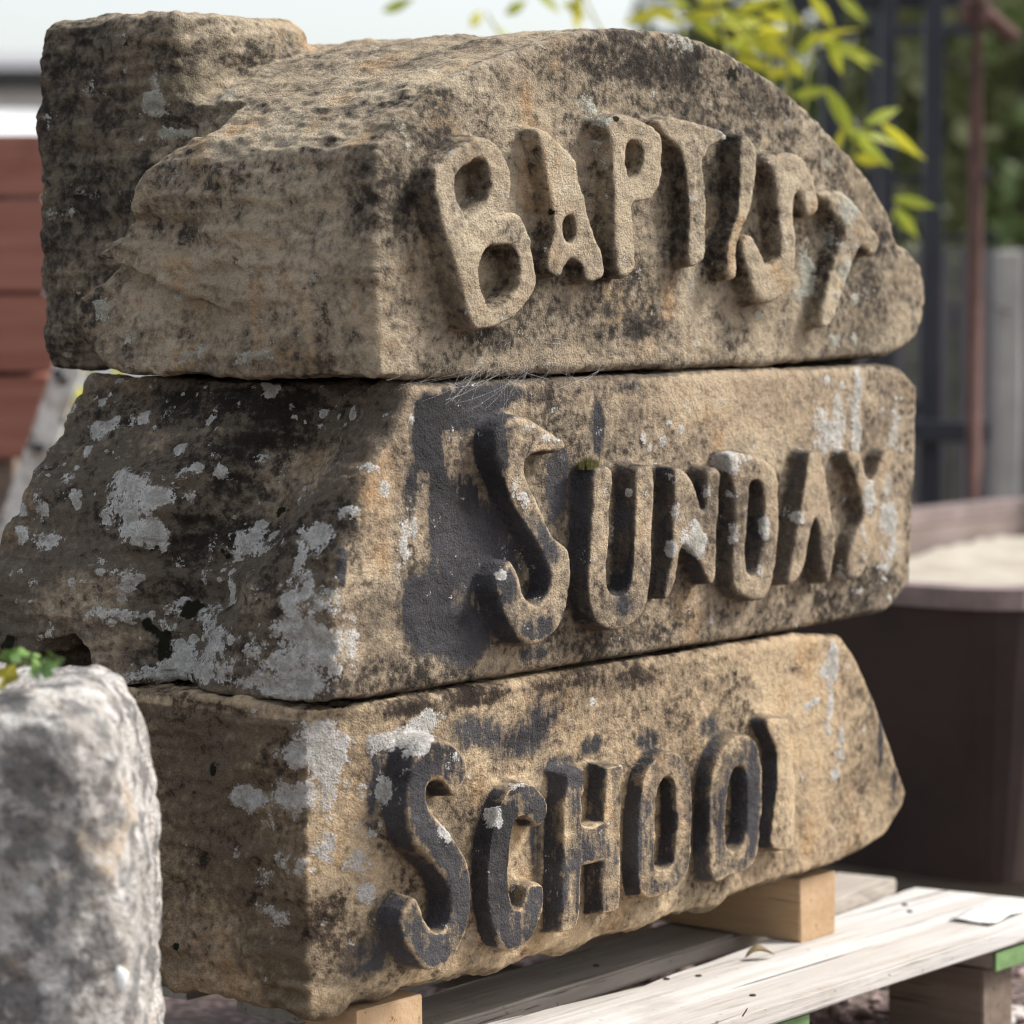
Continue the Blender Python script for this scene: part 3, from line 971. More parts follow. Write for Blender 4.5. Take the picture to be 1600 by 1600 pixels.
    splat(V, [(470, 720, 70, 60, -.45), (500, 900, 60, 80, -.40), (390, 900, 60, 60, -.30), (100, 930, 70, 40, -.30), (440, 1010, 90, 50, -.25), (200, 720, 40, 60, -.15)], pat)
    splat(V, [(435, 640, 50, 40, .22), (395, 710, 40, 50, .26), (345, 790, 36, 60, .28), (290, 870, 30, 50, .28), (250, 640, 120, 30, .25), (60, 900, 50, 30, -.1), (300, 700, 60, 40, .1)], dirt_shade)  # darker down the valley and along the upper end
    return dict(dirt_shade=dirt_shade, lichen=lichen, paint=paint, moss=moss, patina_shade=pat.astype(np.float32))


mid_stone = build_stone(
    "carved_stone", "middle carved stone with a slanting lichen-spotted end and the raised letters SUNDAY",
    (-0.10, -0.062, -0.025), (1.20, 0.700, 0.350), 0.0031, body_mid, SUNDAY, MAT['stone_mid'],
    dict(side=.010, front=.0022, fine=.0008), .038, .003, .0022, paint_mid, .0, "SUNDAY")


# ---- lowest stone
def body_low(PX, PY, PZ, A, B):
    pts = [(q[0], q[2]) for q in (onY(u, v) for u, v in
           [(1250, 989), (1318, 993), (1345, 1032), (1385, 1135), (1420, 1237), (1416, 1262), (1382, 1310), (1310, 1354), (1240, 1372), (1142, 1402), (1134, 1424),
            (1060, 1440), (960, 1474), (850, 1506), (720, 1548), (640, 1570), (560, 1588), (515, 1596)])] + [(0.0, -.334), (-.004, -.004)]
    d2 = poly_sdf(pts, A, B)[:, None, :]
    f = rounded(d2, np.maximum(-PY, PY - 0.56), 0.012)
    # shallow chamfered margin at the left of the face
    f = smax(f, (-(PY - 0.030) - 0.36 * PX) * .94, 0.004)
    # undercut lower front edge
    f = smax(f, (-PZ - .298 - .01) * .75 - PY * .5 - .004, .02)
    P = (PX, PY, PZ)
    f = smax(f, -capsule(P, onX(330, 1600, -.01), onX(420, 1612, -.01), .03), .02)
    return f


def paint_low(V, N, lid, front, letters):
    n = len(V)
    side = 1 - front
    dirt_shade = (.54 + .08 * side).astype(np.float32)
    lichen = np.full(n, -.12, np.float32)
    paint = np.full(n, -.12, np.float32)
    moss = np.zeros(n, np.float32)
    isl = (lid >= 0).astype(np.float32)
    wedge = (lid == 5).astype(np.float32)
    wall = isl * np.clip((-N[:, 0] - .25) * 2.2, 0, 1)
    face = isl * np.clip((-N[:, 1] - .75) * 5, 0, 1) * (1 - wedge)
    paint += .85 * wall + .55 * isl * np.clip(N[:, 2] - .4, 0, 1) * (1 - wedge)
    per = np.array([.80, .82, .64, .55, .57, 0, 0], np.float32)[np.clip(lid, 0, 6)]
    paint += face * per
    # arrises are rubbed down to the bare stone
    dirt_shade -= .1 * isl
    dirt_shade -= .20 * front * np.clip((V[:, 0] - .72) * 6, 0, 1)
    dirt_shade -= .1 * front * np.clip((V[:, 2] + .14) * 10, 0, 1) * np.clip((V[:, 0] - .3) * 4, 0, 1)
    dirt_shade -= .25 * np.clip((-.29 - V[:, 2]) * 30, 0, 1)
    splat(V, [(760, 1090, 60, 14, .5), (880, 1065, 60, 12, .4), (1000, 1060, 40, 16, .35), (640, 1105, 50, 12, .4), (1150, 1075, 40, 22, .12), (300, 1200, 80, 60, -.12), (420, 1480, 70, 60, -.05), (330, 1380, 40, 60, -.1),
              (470, 1560, 40, 16, -.3), (1260, 1050, 20, 10, .3), (560, 1380, 30, 80, -.1), (520, 1250, 14, 120, -.2), (1330, 1330, 40, 20, .15)], dirt_shade)
    splat(V, [(740, 1150, 70, 30, .60), (860, 1120, 50, 24, .66), (820, 1170, 60, 24, .66), (890, 1190, 36, 20, .85), (930, 1170, 22, 16, .8), (1020, 1160, 24, 20, .9), (1120, 1140, 24, 20, .8),
              (570, 1510, 32, 34, .6), (590, 1450, 24, 36, .52), (610, 1180, 22, 40, .55), (590, 1250, 12, 60, .6), (745, 1330, 16, 60, .66), (736, 1420, 12, 40, .6), (845, 1320, 12, 80, .8), (980, 1300, 10, 80, .8),
              (1385, 1150, 6, 60, .95), (1370, 1090, 8, 30, .7), (1405, 1225, 8, 20, .8), (1185, 1240, 8, 80, .7), (610, 1500, 14, 30, .6), (1400, 1260, 14, 14, .5), (870, 1410, 8, 20, .5), (690, 1500, 26, 12, .3)], paint)
    # bare patches worn through the paint of the letters
    splat(V, [(690, 1470, 20, 60, -.10), (1010, 1205, 14, 14, -.3), (1045, 1200, 10, 40, -.22), (893, 1275, 9, 40, -.35), (960, 1260, 9, 50, -.4), (1125, 1200, 12, 34, -.35), (1155, 1165, 22, 14, -.35),
              (1165, 1340, 14, 10, -.4), (1040, 1360, 20, 14, -.4), (1075, 1310, 6, 50, -.3), (905, 1390, 10, 24, -.12), (1122, 1320, 6, 40, -.3), (640, 1440, 14, 18, -.2), (790, 1240, 14, 8, -.4), (705, 1300, 8, 10, -.3), (1055, 1250, 10, 30, -.25)], paint)
    splat(V, [(487, 1165, 24, 26, .72), (375, 1240, 26, 16, .7), (412, 1262, 44, 28, .66), (470, 1220, 38, 38, .62), (450, 1330, 36, 30, .50), (395, 1375, 14, 16, .6), (525, 1170, 18, 36, .6), (520, 1300, 10, 60, .55),
              (640, 1138, 50, 12, .85), (680, 1128, 30, 10, .85), (600, 1165, 14, 20, .65), (594, 1240, 8, 40, .62), (650, 1165, 34, 8, .5), (710, 1180, 18, 12, .58), (702, 1290, 14, 30, .9), (640, 1180, 16, 14, .5), (620, 1220, 9, 26, .52),
              (580, 1300, 14, 60, .52), (560, 1380, 14, 40, .35), (590, 1400, 20, 12, .5), (765, 1270, 11, 14, .85), (815, 1224, 14, 5, .9), (740, 1220, 4, 6, .5), (555, 1200, 20, 40, .40), (430, 1420, 18, 30, .3),
              (1312, 1030, 8, 30, .8), (1306, 1080, 8, 40, .72), (1296, 1060, 10, 20, .5), (1325, 1150, 6, 30, .5), (1262, 1190, 5, 40, .42), (1282, 1100, 9, 6, .8), (1268, 1112, 6, 5, .9), (1303, 1130, 6, 30, .5), (1320, 1190, 8, 40, .4), (1330, 1045, 8, 12, .6), (1250, 1280, 5, 30, .4), (932, 1105, 5, 8, .9), (386, 1112, 7, 6, .9),
              (700, 1100, 30, 8, .2), (978, 1205, 5, 4, .8), (1350, 1050, 6, 16, .5), (1278, 1215, 5, 5, .6), (1310, 1220, 5, 10, .6)], lichen, 1.22)
    dots(V, (front < .3) & (V[:, 0] < .1), lichen, 50, .003, .007, .5, 4)
    dots(V, (front > .6), lichen, 70, .002, .004, .6, 5)
    splat(V, [(330, 1195, 14, 16, .5), (240, 1225, 14, 10, .5), (265, 1475, 8, 6, .5), (290, 1340, 8, 8, .4)], moss)
    pat = .20 + .56 * side * (V[:, 2] < -.02)
    return dict(dirt_shade=dirt_shade, lichen=lichen, paint=paint, moss=moss, patina_shade=pat.astype(np.float32))


low_stone = build_stone(
    "carved_stone", "lowest carved stone with a pointed broken end and the raised letters SCHOOL, on timber bearers",
    (-0.045, -0.062, -0.360), (1.19, 0.600, 0.020), 0.0031, body_low, SCHOOL, MAT['stone_low'],
    dict(side=.009, front=.0022, fine=.0008, rag=-.285), .036, .003, .0018, paint_low, -.33, "SCHOOL")

# ================================================================== TIMBER UNDER THE STONES
MAT['dark_wood'] = wood_material("shaded_wood", (0.16, 0.12, 0.09), (0.22, 0.17, 0.13), (0.07, 0.05, 0.04), 1, 0.8)  # pallet wood with the shade below the boards put into its colour


def prism(poly, z0, z1, inset=0.0, sub=0, seed=0, jit=0.0):
    """mesh of a horizontal polygon with thickness; edges lightly broken"""
    bm = bmesh.new()
    vs = [bm.verts.new((x, y, z1)) for x, y in poly]
    f = bm.faces.new(vs)
    bm.normal_update()
    if f.normal.z < 0:
        f.normal_flip()
    r = bmesh.ops.extrude_face_region(bm, geom=[f])
    for v in [g for g in r['geom'] if isinstance(g, bmesh.types.BMVert)]:
        v.co.z = z0
    bmesh.ops.recalc_face_normals(bm, faces=bm.faces)
    if sub:
        bmesh.ops.subdivide_edges(bm, edges=[e for e in bm.edges if e.calc_length() > .3], cuts=sub, use_grid_fill=True)
    if inset:
        es = [e for e in bm.edges if len(e.link_faces) == 2 and e.calc_face_angle(0) > .5]
        bmesh.ops.bevel(bm, geom=es, offset=inset, segments=2, affect='EDGES')
    if jit:
        r = random.Random(seed)
        for v in bm.verts:
            v.co += Vector((r.uniform(-1, 1), r.uniform(-1, 1), r.uniform(-.4, .4))) * jit
    return bm


DECK = -0.400
PB = Vector((0.70, 0.20, GROUND))
pal = empty("pallet", PB)
tag(pal, "weathered pale wooden pallet lying under the stack of carved stones", "pallet")


def to_pal(bm):
    bmesh.ops.translate(bm, verts=bm.verts, vec=-PB)
    return bm


deck = [[(.03, -.150), (1.36, -.136), (1.318, .108), (1.0, .077), (.586, .034), (.25, .062), (.03, .062)],
        [(.24, .092), (.98, .128), (1.372, .168), (1.360, .262), (.24, .201)],
        [(.27, .297), (1.35, .34), (1.345, .44), (.27, .397)],
        [(.28, .486), (1.34, .52), (1.335, .62), (.28, .586)]]
for i, p in enumerate(deck):
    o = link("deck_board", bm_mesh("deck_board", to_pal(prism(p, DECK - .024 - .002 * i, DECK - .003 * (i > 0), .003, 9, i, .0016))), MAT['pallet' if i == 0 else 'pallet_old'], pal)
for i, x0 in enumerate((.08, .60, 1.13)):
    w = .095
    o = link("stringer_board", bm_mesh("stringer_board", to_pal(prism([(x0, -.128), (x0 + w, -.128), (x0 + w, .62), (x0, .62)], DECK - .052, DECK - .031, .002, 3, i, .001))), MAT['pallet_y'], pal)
    bm = box_bm((w + .002, .004, .024), .001, center=(x0 + w / 2 - PB.x, -.131 - PB.y, DECK - .0415 - PB.z))
    e = link("painted_end", bm_mesh("painted_end", bm), MAT['green_paint'], o)
    e["label"] = "green painted end of the board"
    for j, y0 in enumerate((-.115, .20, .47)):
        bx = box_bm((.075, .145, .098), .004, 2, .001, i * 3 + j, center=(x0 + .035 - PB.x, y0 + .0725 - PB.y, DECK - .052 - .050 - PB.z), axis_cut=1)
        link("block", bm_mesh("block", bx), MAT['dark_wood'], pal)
for j, y0 in enumerate((-.09, .22, .49)):
    link("bottom_board", bm_mesh("bottom_board", to_pal(prism([(.07, y0), (1.36, y0 + .02), (1.36, y0 + .11), (.07, y0 + .09)], GROUND + .0, DECK - .153, .002, 5, j, .001))), MAT['pallet'], pal)

for nm, x0, x1, yl, zt, lab in (("timber_bearer", .905, .985, .42, -.318, "short fresh pine bearer under the pointed end of the lowest stone"),
                            ("timber_bearer", .062, .170, .075, -.334, "fresh pine bearer under the near corner of the lowest stone")):
    h = zt - DECK - .0005
    bm = box_bm((x1 - x0, yl, h), .003, 4, .0008, int(x0 * 100), axis_cut=1, center=(0, 0, h / 2))
    tag(link(nm, bm_mesh(nm, bm), MAT['bearer'], loc=((x0 + x1) / 2, .02 + yl / 2, DECK + .0005)), lab, "timber", "bearers under the stones")

# nails driven through the front deck board into the cross boards
MAT['nail'] = plain_material("rusty_nail", (0.06, 0.04, 0.03), .7)
for x, y in ((.625, -.10), (.67, .01), (.632, .03), (1.155, -.10), (1.20, .05), (1.165, .02), (.11, -.09), (.15, -.03), (.65, .15), (1.17, .20)):
    bm = bmesh.new()
    bmesh.ops.create_cone(bm, cap_ends=True, segments=8, radius1=.0042, radius2=.0038, depth=.003)
    bmesh.ops.translate(bm, verts=bm.verts, vec=Vector((x, y, DECK + (.0002 if y < .1 else -.003))) - PB)
    link("nail", bm_mesh("nail", bm), MAT['nail'], pal)

# dry leaf, twig and paper on the pallet
MAT['dry_leaf'] = plain_material("dry_leaf", (0.26, 0.20, 0.10), .8, .4, 60)
lp = onZ(1187, 1500, DECK)
V, Fc = [], []
for i in range(9):
    t = i / 8
    w = .0075 * math.sin(math.pi * t) ** .7 + .0002
    zc = .004 + .009 * math.sin(t * 3.0) * (1 - t * .4)
    for s_, dz in ((-1, .004), (0, 0), (1, .006)):
        V.append(((t - .5) * .040, s_ * w, zc + dz * math.sin(math.pi * t)))
for i in range(8):
    for k in range(2):
        a = i * 3 + k
        Fc.append((a, a + 1, a + 4, a + 3))
lf = link("dry_leaf", mesh_from("dry_leaf", V, Fc, True), MAT['dry_leaf'], loc=lp)
lf.rotation_euler = (0, 0, rad(-30))
lf.modifiers.new("thickness", 'SOLIDIFY').thickness = .0008
tag(lf, "small curled dry leaf lying on the front board of the pallet", "leaf")
tw0, tw1 = onZ(1160, 1588, DECK + .001), onZ(1168, 1575, DECK + .012)
V, Fc = tube([tw0, (tw0 + tw1) / 2 + np.array([.003, 0, .002]), tw1], [.0009, .0008, .0004], 6)
MAT['twig'] = plain_material("twig", (0.07, 0.05, 0.035), .9)
tag(link("twig", mesh_from("twig", [Vector(v) - Vector(tw0) for v in V], Fc, True), MAT['twig'], loc=tw0), "thin dark stalk sticking up from the pallet board", "twig")
MAT['paper'] = plain_material("paper", (0.80, 0.82, 0.78), .7, .08, 20)
pc = onZ(1545, 1432, DECK)
bm = bmesh.new()
bmesh.ops.create_grid(bm, x_segments=10, y_segments=6, size=.5)
for v in bm.verts:
    x, y = v.co.x, v.co.y
    v.co = Vector((x * .115, y * .062 + .006 * x, .0022 + .004 * (x + .5) ** 2 * 0 + .003 * math.sin(x * 5 + y * 3) ** 2 + .004 * max(0, -y)))
pp = link("paper_scrap", bm_mesh("paper_scrap", bm, True), MAT['paper'], loc=pc)
pp.rotation_euler = (0, 0, rad(4))
pp.modifiers.new("thickness", 'SOLIDIFY').thickness = .0006
tag(pp, "curled scrap of white paper lying on the end of the pallet", "paper")


# ================================================================== NEAR STONE AT THE LEFT
bs = Mat("grey_field_stone")
n1, n2, n3 = bs.noise(13, 6, .62), bs.noise(24, 5, .62), bs.noise(260, 3, .6)
c = bs.mix(bs.step(n1, .36, .6), (.58, .555, .52), (.38, .35, .315))
c = bs.mix(bs.math('MULTIPLY', bs.step(n2, .47, .58), .8), c, (.13, .123, .118))
c = bs.mix(bs.math('MULTIPLY', bs.step(bs.noise(11, 4, .6, dist=.3), .54, .68), .6), c, (.42, .31, .20))
c = bs.mix(bs.math('MULTIPLY', bs.step(bs.noise(50, 4, .6), .60, .68), .7), c, (.60, .59, .55))
c = bs.mix(bs.math('MULTIPLY', bs.step(bs.noise(90, 4, .7), .56, .64), .6), c, (.07, .066, .062))
c = bs.mix(1.0, c, bs.grey(bs.lin((n3, .9), .55)), 'MULTIPLY')
MAT['field_stone'] = bs.out(c, .95, bs.bump(bs.lin((n2, 1.0), (n3, .6), (bs.noise(90, 3, .7), 1.0)), .9, .008))

RZ = math.atan2(CR[1], CR[0])
RM = np.array([CR, _vh, _z])             # rows: right, away, up


def frame(name, u, depth):
    P = at(u, 427, depth)
    P[2] = GROUND
    o = empty(name, P, RZ)
    return o, P


def loc_of(P0, u, v, depth):
    return RM @ (at(u, v, depth) - P0)


def boulder():
    P0 = at(60, 427, 2.97)
    P0[2] = GROUND
    hh = .0045
    pts = [(-330, 1105), (-200, 1082), (40, 1070), (115, 1068), (164, 1086), (192, 1132), (207, 1220), (218, 1340), (217, 1500), (210, 1640), (204, 1830), (192, 2160), (-330, 2160)]
    loc = [RM @ (at(u, v, 2.97) - P0) for u, v in pts]
    poly = [(p[0], p[2]) for p in loc]
    xs = np.arange(-.27, .14, hh, dtype=np.float32)
    ys = np.arange(-.19, .22, hh, dtype=np.float32)
    zs = np.arange(-.03, .70, hh, dtype=np.float32)
    A, B = np.meshgrid(xs, zs, indexing='ij')
    d2 = poly_sdf(poly, A, B)[:, None, :]
    f = rounded(d2, np.abs(ys[None, :, None] - .01) - .16, .055)
    V, Q = surface_nets(f, (xs[0], ys[0], zs[0]), hh)
    N = vert_normals(V, Q)
    d = .012 * fbm(V, (6, 6, 6), 3, .5, 51) + .007 * fbm(V, (26, 26, 30), 3, .55, 52) + .003 * fbm(V, (85, 85, 90), 2, .5, 53)
    V = V + N * d[:, None]
    V[:, 2] = np.maximum(V[:, 2], 0.0)
    o = link("standing_stone", mesh_quads("standing_stone", V, Q), MAT['field_stone'], loc=P0)
    o.rotation_euler = (0, 0, RZ)
    tag(o, "pale grey rounded upright stone nearest the viewer, beside the lowest carved stone", "stone")
    # white fleck of paint near the right edge
    U_, V_, W_ = project((V.astype(float) @ RM) + P0)
    near = np.nonzero((abs(U_ - 202) < 14) & (abs(V_ - 1516) < 22))[0]
    c = V[near[np.argmin(W_[near])]]
    bm = bmesh.new()
    bmesh.ops.create_icosphere(bm, subdivisions=2, radius=1)
    r = random.Random(3)
    for v in bm.verts:
        k = 1 + r.uniform(-.2, .2)
        v.co = Vector((v.co.x * .007 * k, v.co.y * .004, v.co.z * .013 * k)) + Vector(c)
    link("white_fleck", bm_mesh("white_fleck", bm, True), MAT['paper'], o)["label"] = "white fleck of paint"
    top = np.nonzero((U_ > -10) & (U_ < 90) & (N[:, 2] > .8))[0]
    return o, P0, V, top


bo, bP0, bV, btop = boulder()

# sprigs of ivy on top of it
MAT['ivy'] = plain_material("ivy_leaf", (0.16, 0.27, 0.06), .55, .5, 25, spec=.4, col2=(0.09, 0.17, 0.05))
MAT['ivy_yellow'] = plain_material("yellow_ivy_leaf", (0.50, 0.46, 0.05), .6, .3, 25, spec=.4)


def lobed_leaf(size):
    V = [(0, 0, 0)]
    for i in range(15):
        a = 2 * math.pi * i / 15
        r = size * (.62 + .38 * abs(math.cos(2.5 * a))) * (1.0 if i else .25)
        V.append((r * math.cos(a), r * math.sin(a), .14 * size * math.sin(3 * a) - .12 * size))
    F = [(0, 1 + i, 1 + (i + 1) % 15) for i in range(15)]
    me = mesh_from("leaf", V, F, True)
    return me


iv_base = Vector(at(35, 1052, 2.95))
ivy = empty("ivy_sprig", iv_base)
tag(ivy, "small sprig of green ivy leaves trailing over the pale standing stone", "plant")
stem_pts = [Vector(at(u, v, d)) - iv_base for u, v, d in ((-40, 1062, 2.99), (5, 1046, 2.95), (35, 1036, 2.93), (62, 1040, 2.92), (84, 1030, 2.90))]
V, Fc = tube(stem_pts, .0016, 6)
MAT['stem'] = plain_material("stem", (0.25, 0.17, 0.10), .8)
link("stem", mesh_from("stem", V, Fc, True), MAT['stem'], ivy)
lm_a, lm_b = lobed_leaf(.0125), lobed_leaf(.0125)
lm_a.materials.append(MAT['ivy'])
lm_b.materials.append(MAT['ivy_yellow'])
for k, (u, v, d, s_, me) in enumerate([(18, 1030, 2.94, 1.25, lm_a), (30, 1022, 2.93, .9, lm_a), (60, 1046, 2.90, 1.2, lm_a), (50, 1032, 2.92, 1.0, lm_a), (84, 1026, 2.90, 1.0, lm_a),
                                       (76, 1044, 2.89, .9, lm_a), (8, 1056, 2.90, 1.2, lm_b), (38, 1030, 2.95, .8, lm_a), (-14, 1040, 2.93, 1.1, lm_a), (66, 1030, 2.93, .8, lm_a)]):
    o = link("leaf", me, None, ivy, Vector(at(u, v, d)) - iv_base)
    r = random.Random(k)
    o.rotation_euler = (r.uniform(.3, 1.3), r.uniform(-.6, .6), r.uniform(0, 6))
    o.scale = (s_,) * 3

# ================================================================== MOSS AND COBWEB ON THE STONES
MAT['moss'] = plain_material("moss", (0.10, 0.085, 0.025), .95, .5, 300)
mb = onY(919, 725, -.020)
V, Fc = [], []
r = random.Random(5)
for k in range(260):
    a, q = r.uniform(0, 6.283), math.sqrt(r.random())
    x, y = q * .017 * math.cos(a), q * .010 * math.sin(a)
    hgt = (.008 * (1 - q * q) + .002) * r.uniform(.7, 1.2)
    b = len(V)
    dx, dy = r.uniform(-.002, .002), r.uniform(-.002, .002)
    V += [(x - .0009, y, -.006), (x + .0009, y, -.006), (x + dx, y + dy, hgt), (x, y + .0009, -.006)]
    Fc += [(b, b + 1, b + 2), (b + 1, b + 3, b + 2), (b + 3, b, b + 2)]
tag(link("moss", mesh_from("moss", V, Fc), MAT['moss'], loc=mb), "small tuft of dark moss on top of the raised letter U", "moss", kind="stuff")

MAT['web'] = plain_material("cobweb_silk", (0.72, 0.70, 0.66), .6, .05)
V, Fc = [], []
r = random.Random(11)


def strand(p, q, sag, rad_):
    p, q = Vector(p), Vector(q)
    n = 9
    pts = [p.lerp(q, i / n) + Vector((r.uniform(-1, 1) * .0013, r.uniform(-1, 1) * .0006, -sag * 4 * (i / n) * (1 - i / n))) for i in range(n + 1)]
    v, f = tube(pts, rad_, 3, False)
    b = len(V)
    V.extend(v)
    Fc.extend([tuple(b + i for i in t) for t in f])


for k in range(46):       # threads over the joint between the stones
    u_ = r.gauss(800, 65)
    a = onY(u_, r.uniform(562, 583), -.003 - r.random() * .008)
    b = onY(u_ + r.gauss(0, 55), r.uniform(592, 632), -.003 - r.random() * .004)
    strand(a, b, r.uniform(0, .004), r.uniform(.00004, .00009))
for k in range(44):       # matted web clinging under the B
    a = onY(r.gauss(845, 45), r.uniform(522, 578), -.0035)
    b = a + np.array([r.gauss(0, .018), r.uniform(-.003, .0), r.gauss(0, .012)])
    strand(a, b, r.uniform(-.003, .003), r.uniform(.00004, .00009))
for k in range(14):       # long threads down to the S
    a = onY(r.uniform(760, 850), r.uniform(500, 580), -.010)
    b = onY(r.uniform(700, 880), r.uniform(620, 660), -.006 - r.random() * .03)
    strand(a, b, r.uniform(0.002, .010), .00006)
wb0 = Vector(onY(820, 580, -.01))
tag(link("cobweb", mesh_from("cobweb", [Vector(v) - wb0 for v in V], Fc), MAT['web'], loc=wb0), "thin grey cobweb strands spanning the joint above the letter S", "cobweb", kind="stuff")

# ================================================================== BACKGROUND
# ---- brown trough at the right, silted up
MAT['glaze'] = plain_material("brown_glaze", (0.034, 0.019, 0.015), .6, .45, 6, spec=.4, bump=.25)
MAT['rimstone'] = plain_material("worn_rim", (0.26, 0.20, 0.185), .7, .3, 14)
MAT['silt'] = plain_material("dry_silt", (0.46, 0.42, 0.34), .95, .25, 9, bump=.6, col2=(0.36, 0.31, 0.25))
TX0, TX1, TY0, TY1, TZ0, TZ1 = 1.79, 3.60, .223, 1.265, -.500, -.035
TB = Vector(((TX0 + TX1) / 2, (TY0 + TY1) / 2, TZ0))
tr = empty("trough", TB)
tag(tr, "large dark brown trough filled with pale silt, standing behind the carved stones", "trough")


def ring_shell(x0, x1, y0, y1, z0, z1, wall, rc, taper=0.0, bottom=True):
    """open rectangular vessel with rounded corners and real wall thickness"""
    def loop(o, z, tp):
        pts = []
        for cx, cy, a0 in ((x1 - rc, y1 - rc, 0), (x0 + rc, y1 - rc, 90), (x0 + rc, y0 + rc, 180), (x1 - rc, y0 + rc, 270)):
            for k in range(6):
                a = rad(a0 + 18 * k)
                rr = max(rc - o - tp, .004)
                sx = 1 if math.cos(rad(a0 + 45)) > 0 else -1
                sy = 1 if math.sin(rad(a0 + 45)) > 0 else -1
                ox = min(0, rc - o - tp - .004)
                pts.append((cx + sx * ox + rr * math.cos(a), cy + sy * ox + rr * math.sin(a), z))
        return pts
    loops = [loop(0, z0, taper), loop(0, z1, 0), loop(wall, z1, 0), loop(wall, z0 + wall, taper)]
    V = [p for l in loops for p in l]
    n = len(loops[0])
    F = []
    for i in range(3):
        for k in range(n):
            k2 = (k + 1) % n
            F.append((i * n + k, i * n + k2, (i + 1) * n + k2, (i + 1) * n + k))
    F.append(tuple(range(n))[::-1])
    F.append(tuple(3 * n + k for k in range(n)))
    return V, F


V, Fc = ring_shell(TX0, TX1, TY0, TY1, TZ0, TZ1 - .033, .045, .11, .05)
link("body", mesh_from("body", [Vector(v) - TB for v in V], Fc), MAT['glaze'], tr)
V, Fc = ring_shell(TX0 - .012, TX1 + .012, TY0 - .012, TY1 + .012, TZ1 - .032, TZ1, .065, .12)
bmr = [Vector(v) - TB for v in V]
n4 = len(bmr) // 4
Fr = [f for f in Fc if len(f) == 4] + [(k, 3 * n4 + k, 3 * n4 + (k + 1) % n4, (k + 1) % n4) for k in range(n4)]
for k in range(n4):
    bmr[3 * n4 + k].z = bmr[k].z
link("rim", mesh_from("rim", bmr, Fr), MAT['rimstone'], tr)
gx, gy = 40, 24
V = []
for i in range(gx + 1):
    for j in range(gy + 1):
        x, y = TX0 + .075 + (TX1 - TX0 - .15) * i / gx, TY0 + .075 + (TY1 - TY0 - .15) * j / gy
        V.append((x - TB.x, y - TB.y, -.118 - TB.z + .012 * math.sin(x * 5 + y * 3) + random.uniform(-.006, .006)))
Fc = [(i * (gy + 1) + j, (i + 1) * (gy + 1) + j, (i + 1) * (gy + 1) + j + 1, i * (gy + 1) + j + 1) for i in range(gx) for j in range(gy)]
link("silt", mesh_from("silt", V, Fc, True), MAT['silt'], tr)
MAT['lining'] = plain_material("stained_lining", (0.27, 0.215, 0.19), .85, .3, 10, col2=(0.20, 0.155, 0.135))
V, Fc = ring_shell(TX0 + .047, TX1 - .047, TY0 + .047, TY1 - .047, TZ0 + .06, TZ1 - .034, .012, .07)
link("lining", mesh_from("lining", [Vector(v) - TB for v in V], Fc), MAT['lining'], tr)
for k, (px, lab) in enumerate(((TX0 + .22, "timber bearer under the near end of the brown trough"), (TX1 - .3, "timber bearer under the far end of the brown trough"))):
    bm = box_bm((.09, 1.0, TZ0 - GROUND - .002), .004, 3, .001, k, axis_cut=1, center=(0, 0, (TZ0 - GROUND) / 2))
    tag(link("timber_bearer", bm_mesh("timber_bearer", bm), MAT['pallet_y'], loc=(px, .73, GROUND)), lab, "timber", "bearers under the trough")

# ---- loose gravel near the pallet
V, Fc = [], []
bm = bmesh.new()
bmesh.ops.create_icosphere(bm, subdivisions=1, radius=1)
iv = [v.co.copy() for v in bm.verts]
iF = [tuple(v.index for v in f.verts) for f in bm.faces]
bm.free()
r = random.Random(21)
for k in range(5200):
    x, y = r.uniform(.7, 3.2), r.uniform(-1.2, .75)
    if x > 1.7 and y > .2 and r.random() < .8:
        continue
    s_ = r.uniform(.005, .012)
    b = len(V)
    ex, ey, ez, ph = r.uniform(.8, 1.3), r.uniform(.7, 1.1), r.uniform(.5, .8), r.uniform(0, 6.3)
    for v in iv:
        q = v * s_ * r.uniform(.8, 1.15)
        X_, Y_ = q.x * ex, q.y * ey
        V.append((x + X_ * math.cos(ph) - Y_ * math.sin(ph), y + X_ * math.sin(ph) + Y_ * math.cos(ph), s_ * .4 + q.z * ez))
    Fc += [tuple(b + i for i in f) for f in iF]
pm = Mat("pink_gravel")
pc_ = pm.mix(pm.step(pm.noise(30, 2), .38, .62), (.44, .33, .31), (.17, .125, .115))
MAT['gravel'] = pm.out(pc_, .9)
tag(link("gravel", mesh_from("gravel", V, Fc), MAT['gravel'], loc=(0, 0, GROUND)), "loose pinkish gravel scattered round the pallet", "gravel", kind="stuff")

# ---- dark steel rack and the rusty pole
MAT['steel'] = plain_material("dark_steel", (0.028, 0.030, 0.040), .5, .3, 12, spec=.4)
MAT['rust'] = plain_material("rusty_steel", (0.155, 0.085, 0.070), .85, .35, 25, col2=(0.11, 0.065, 0.055))


def bar(o, name, p, q, w, mat, bev=.002):
    """square bar between two local points"""
    p, q = Vector(p), Vector(q)
    d = q - p
    bm = box_bm((w, w, d.length), bev)
    rot = d.to_track_quat('Z', 'Y').to_matrix().to_4x4()
    bmesh.ops.transform(bm, matrix=Matrix.Translation((p + q) / 2) @ rot, verts=bm.verts)
    return link(name, bm_mesh(name, bm), mat, o)


rk, rP = frame("steel_rack", 1420, 7.4)
tag(rk, "tall dark steel rack of square posts and rails behind the stones", "rack")


def rl(u, v, d=7.4):
    return loc_of(rP, u, v, d)


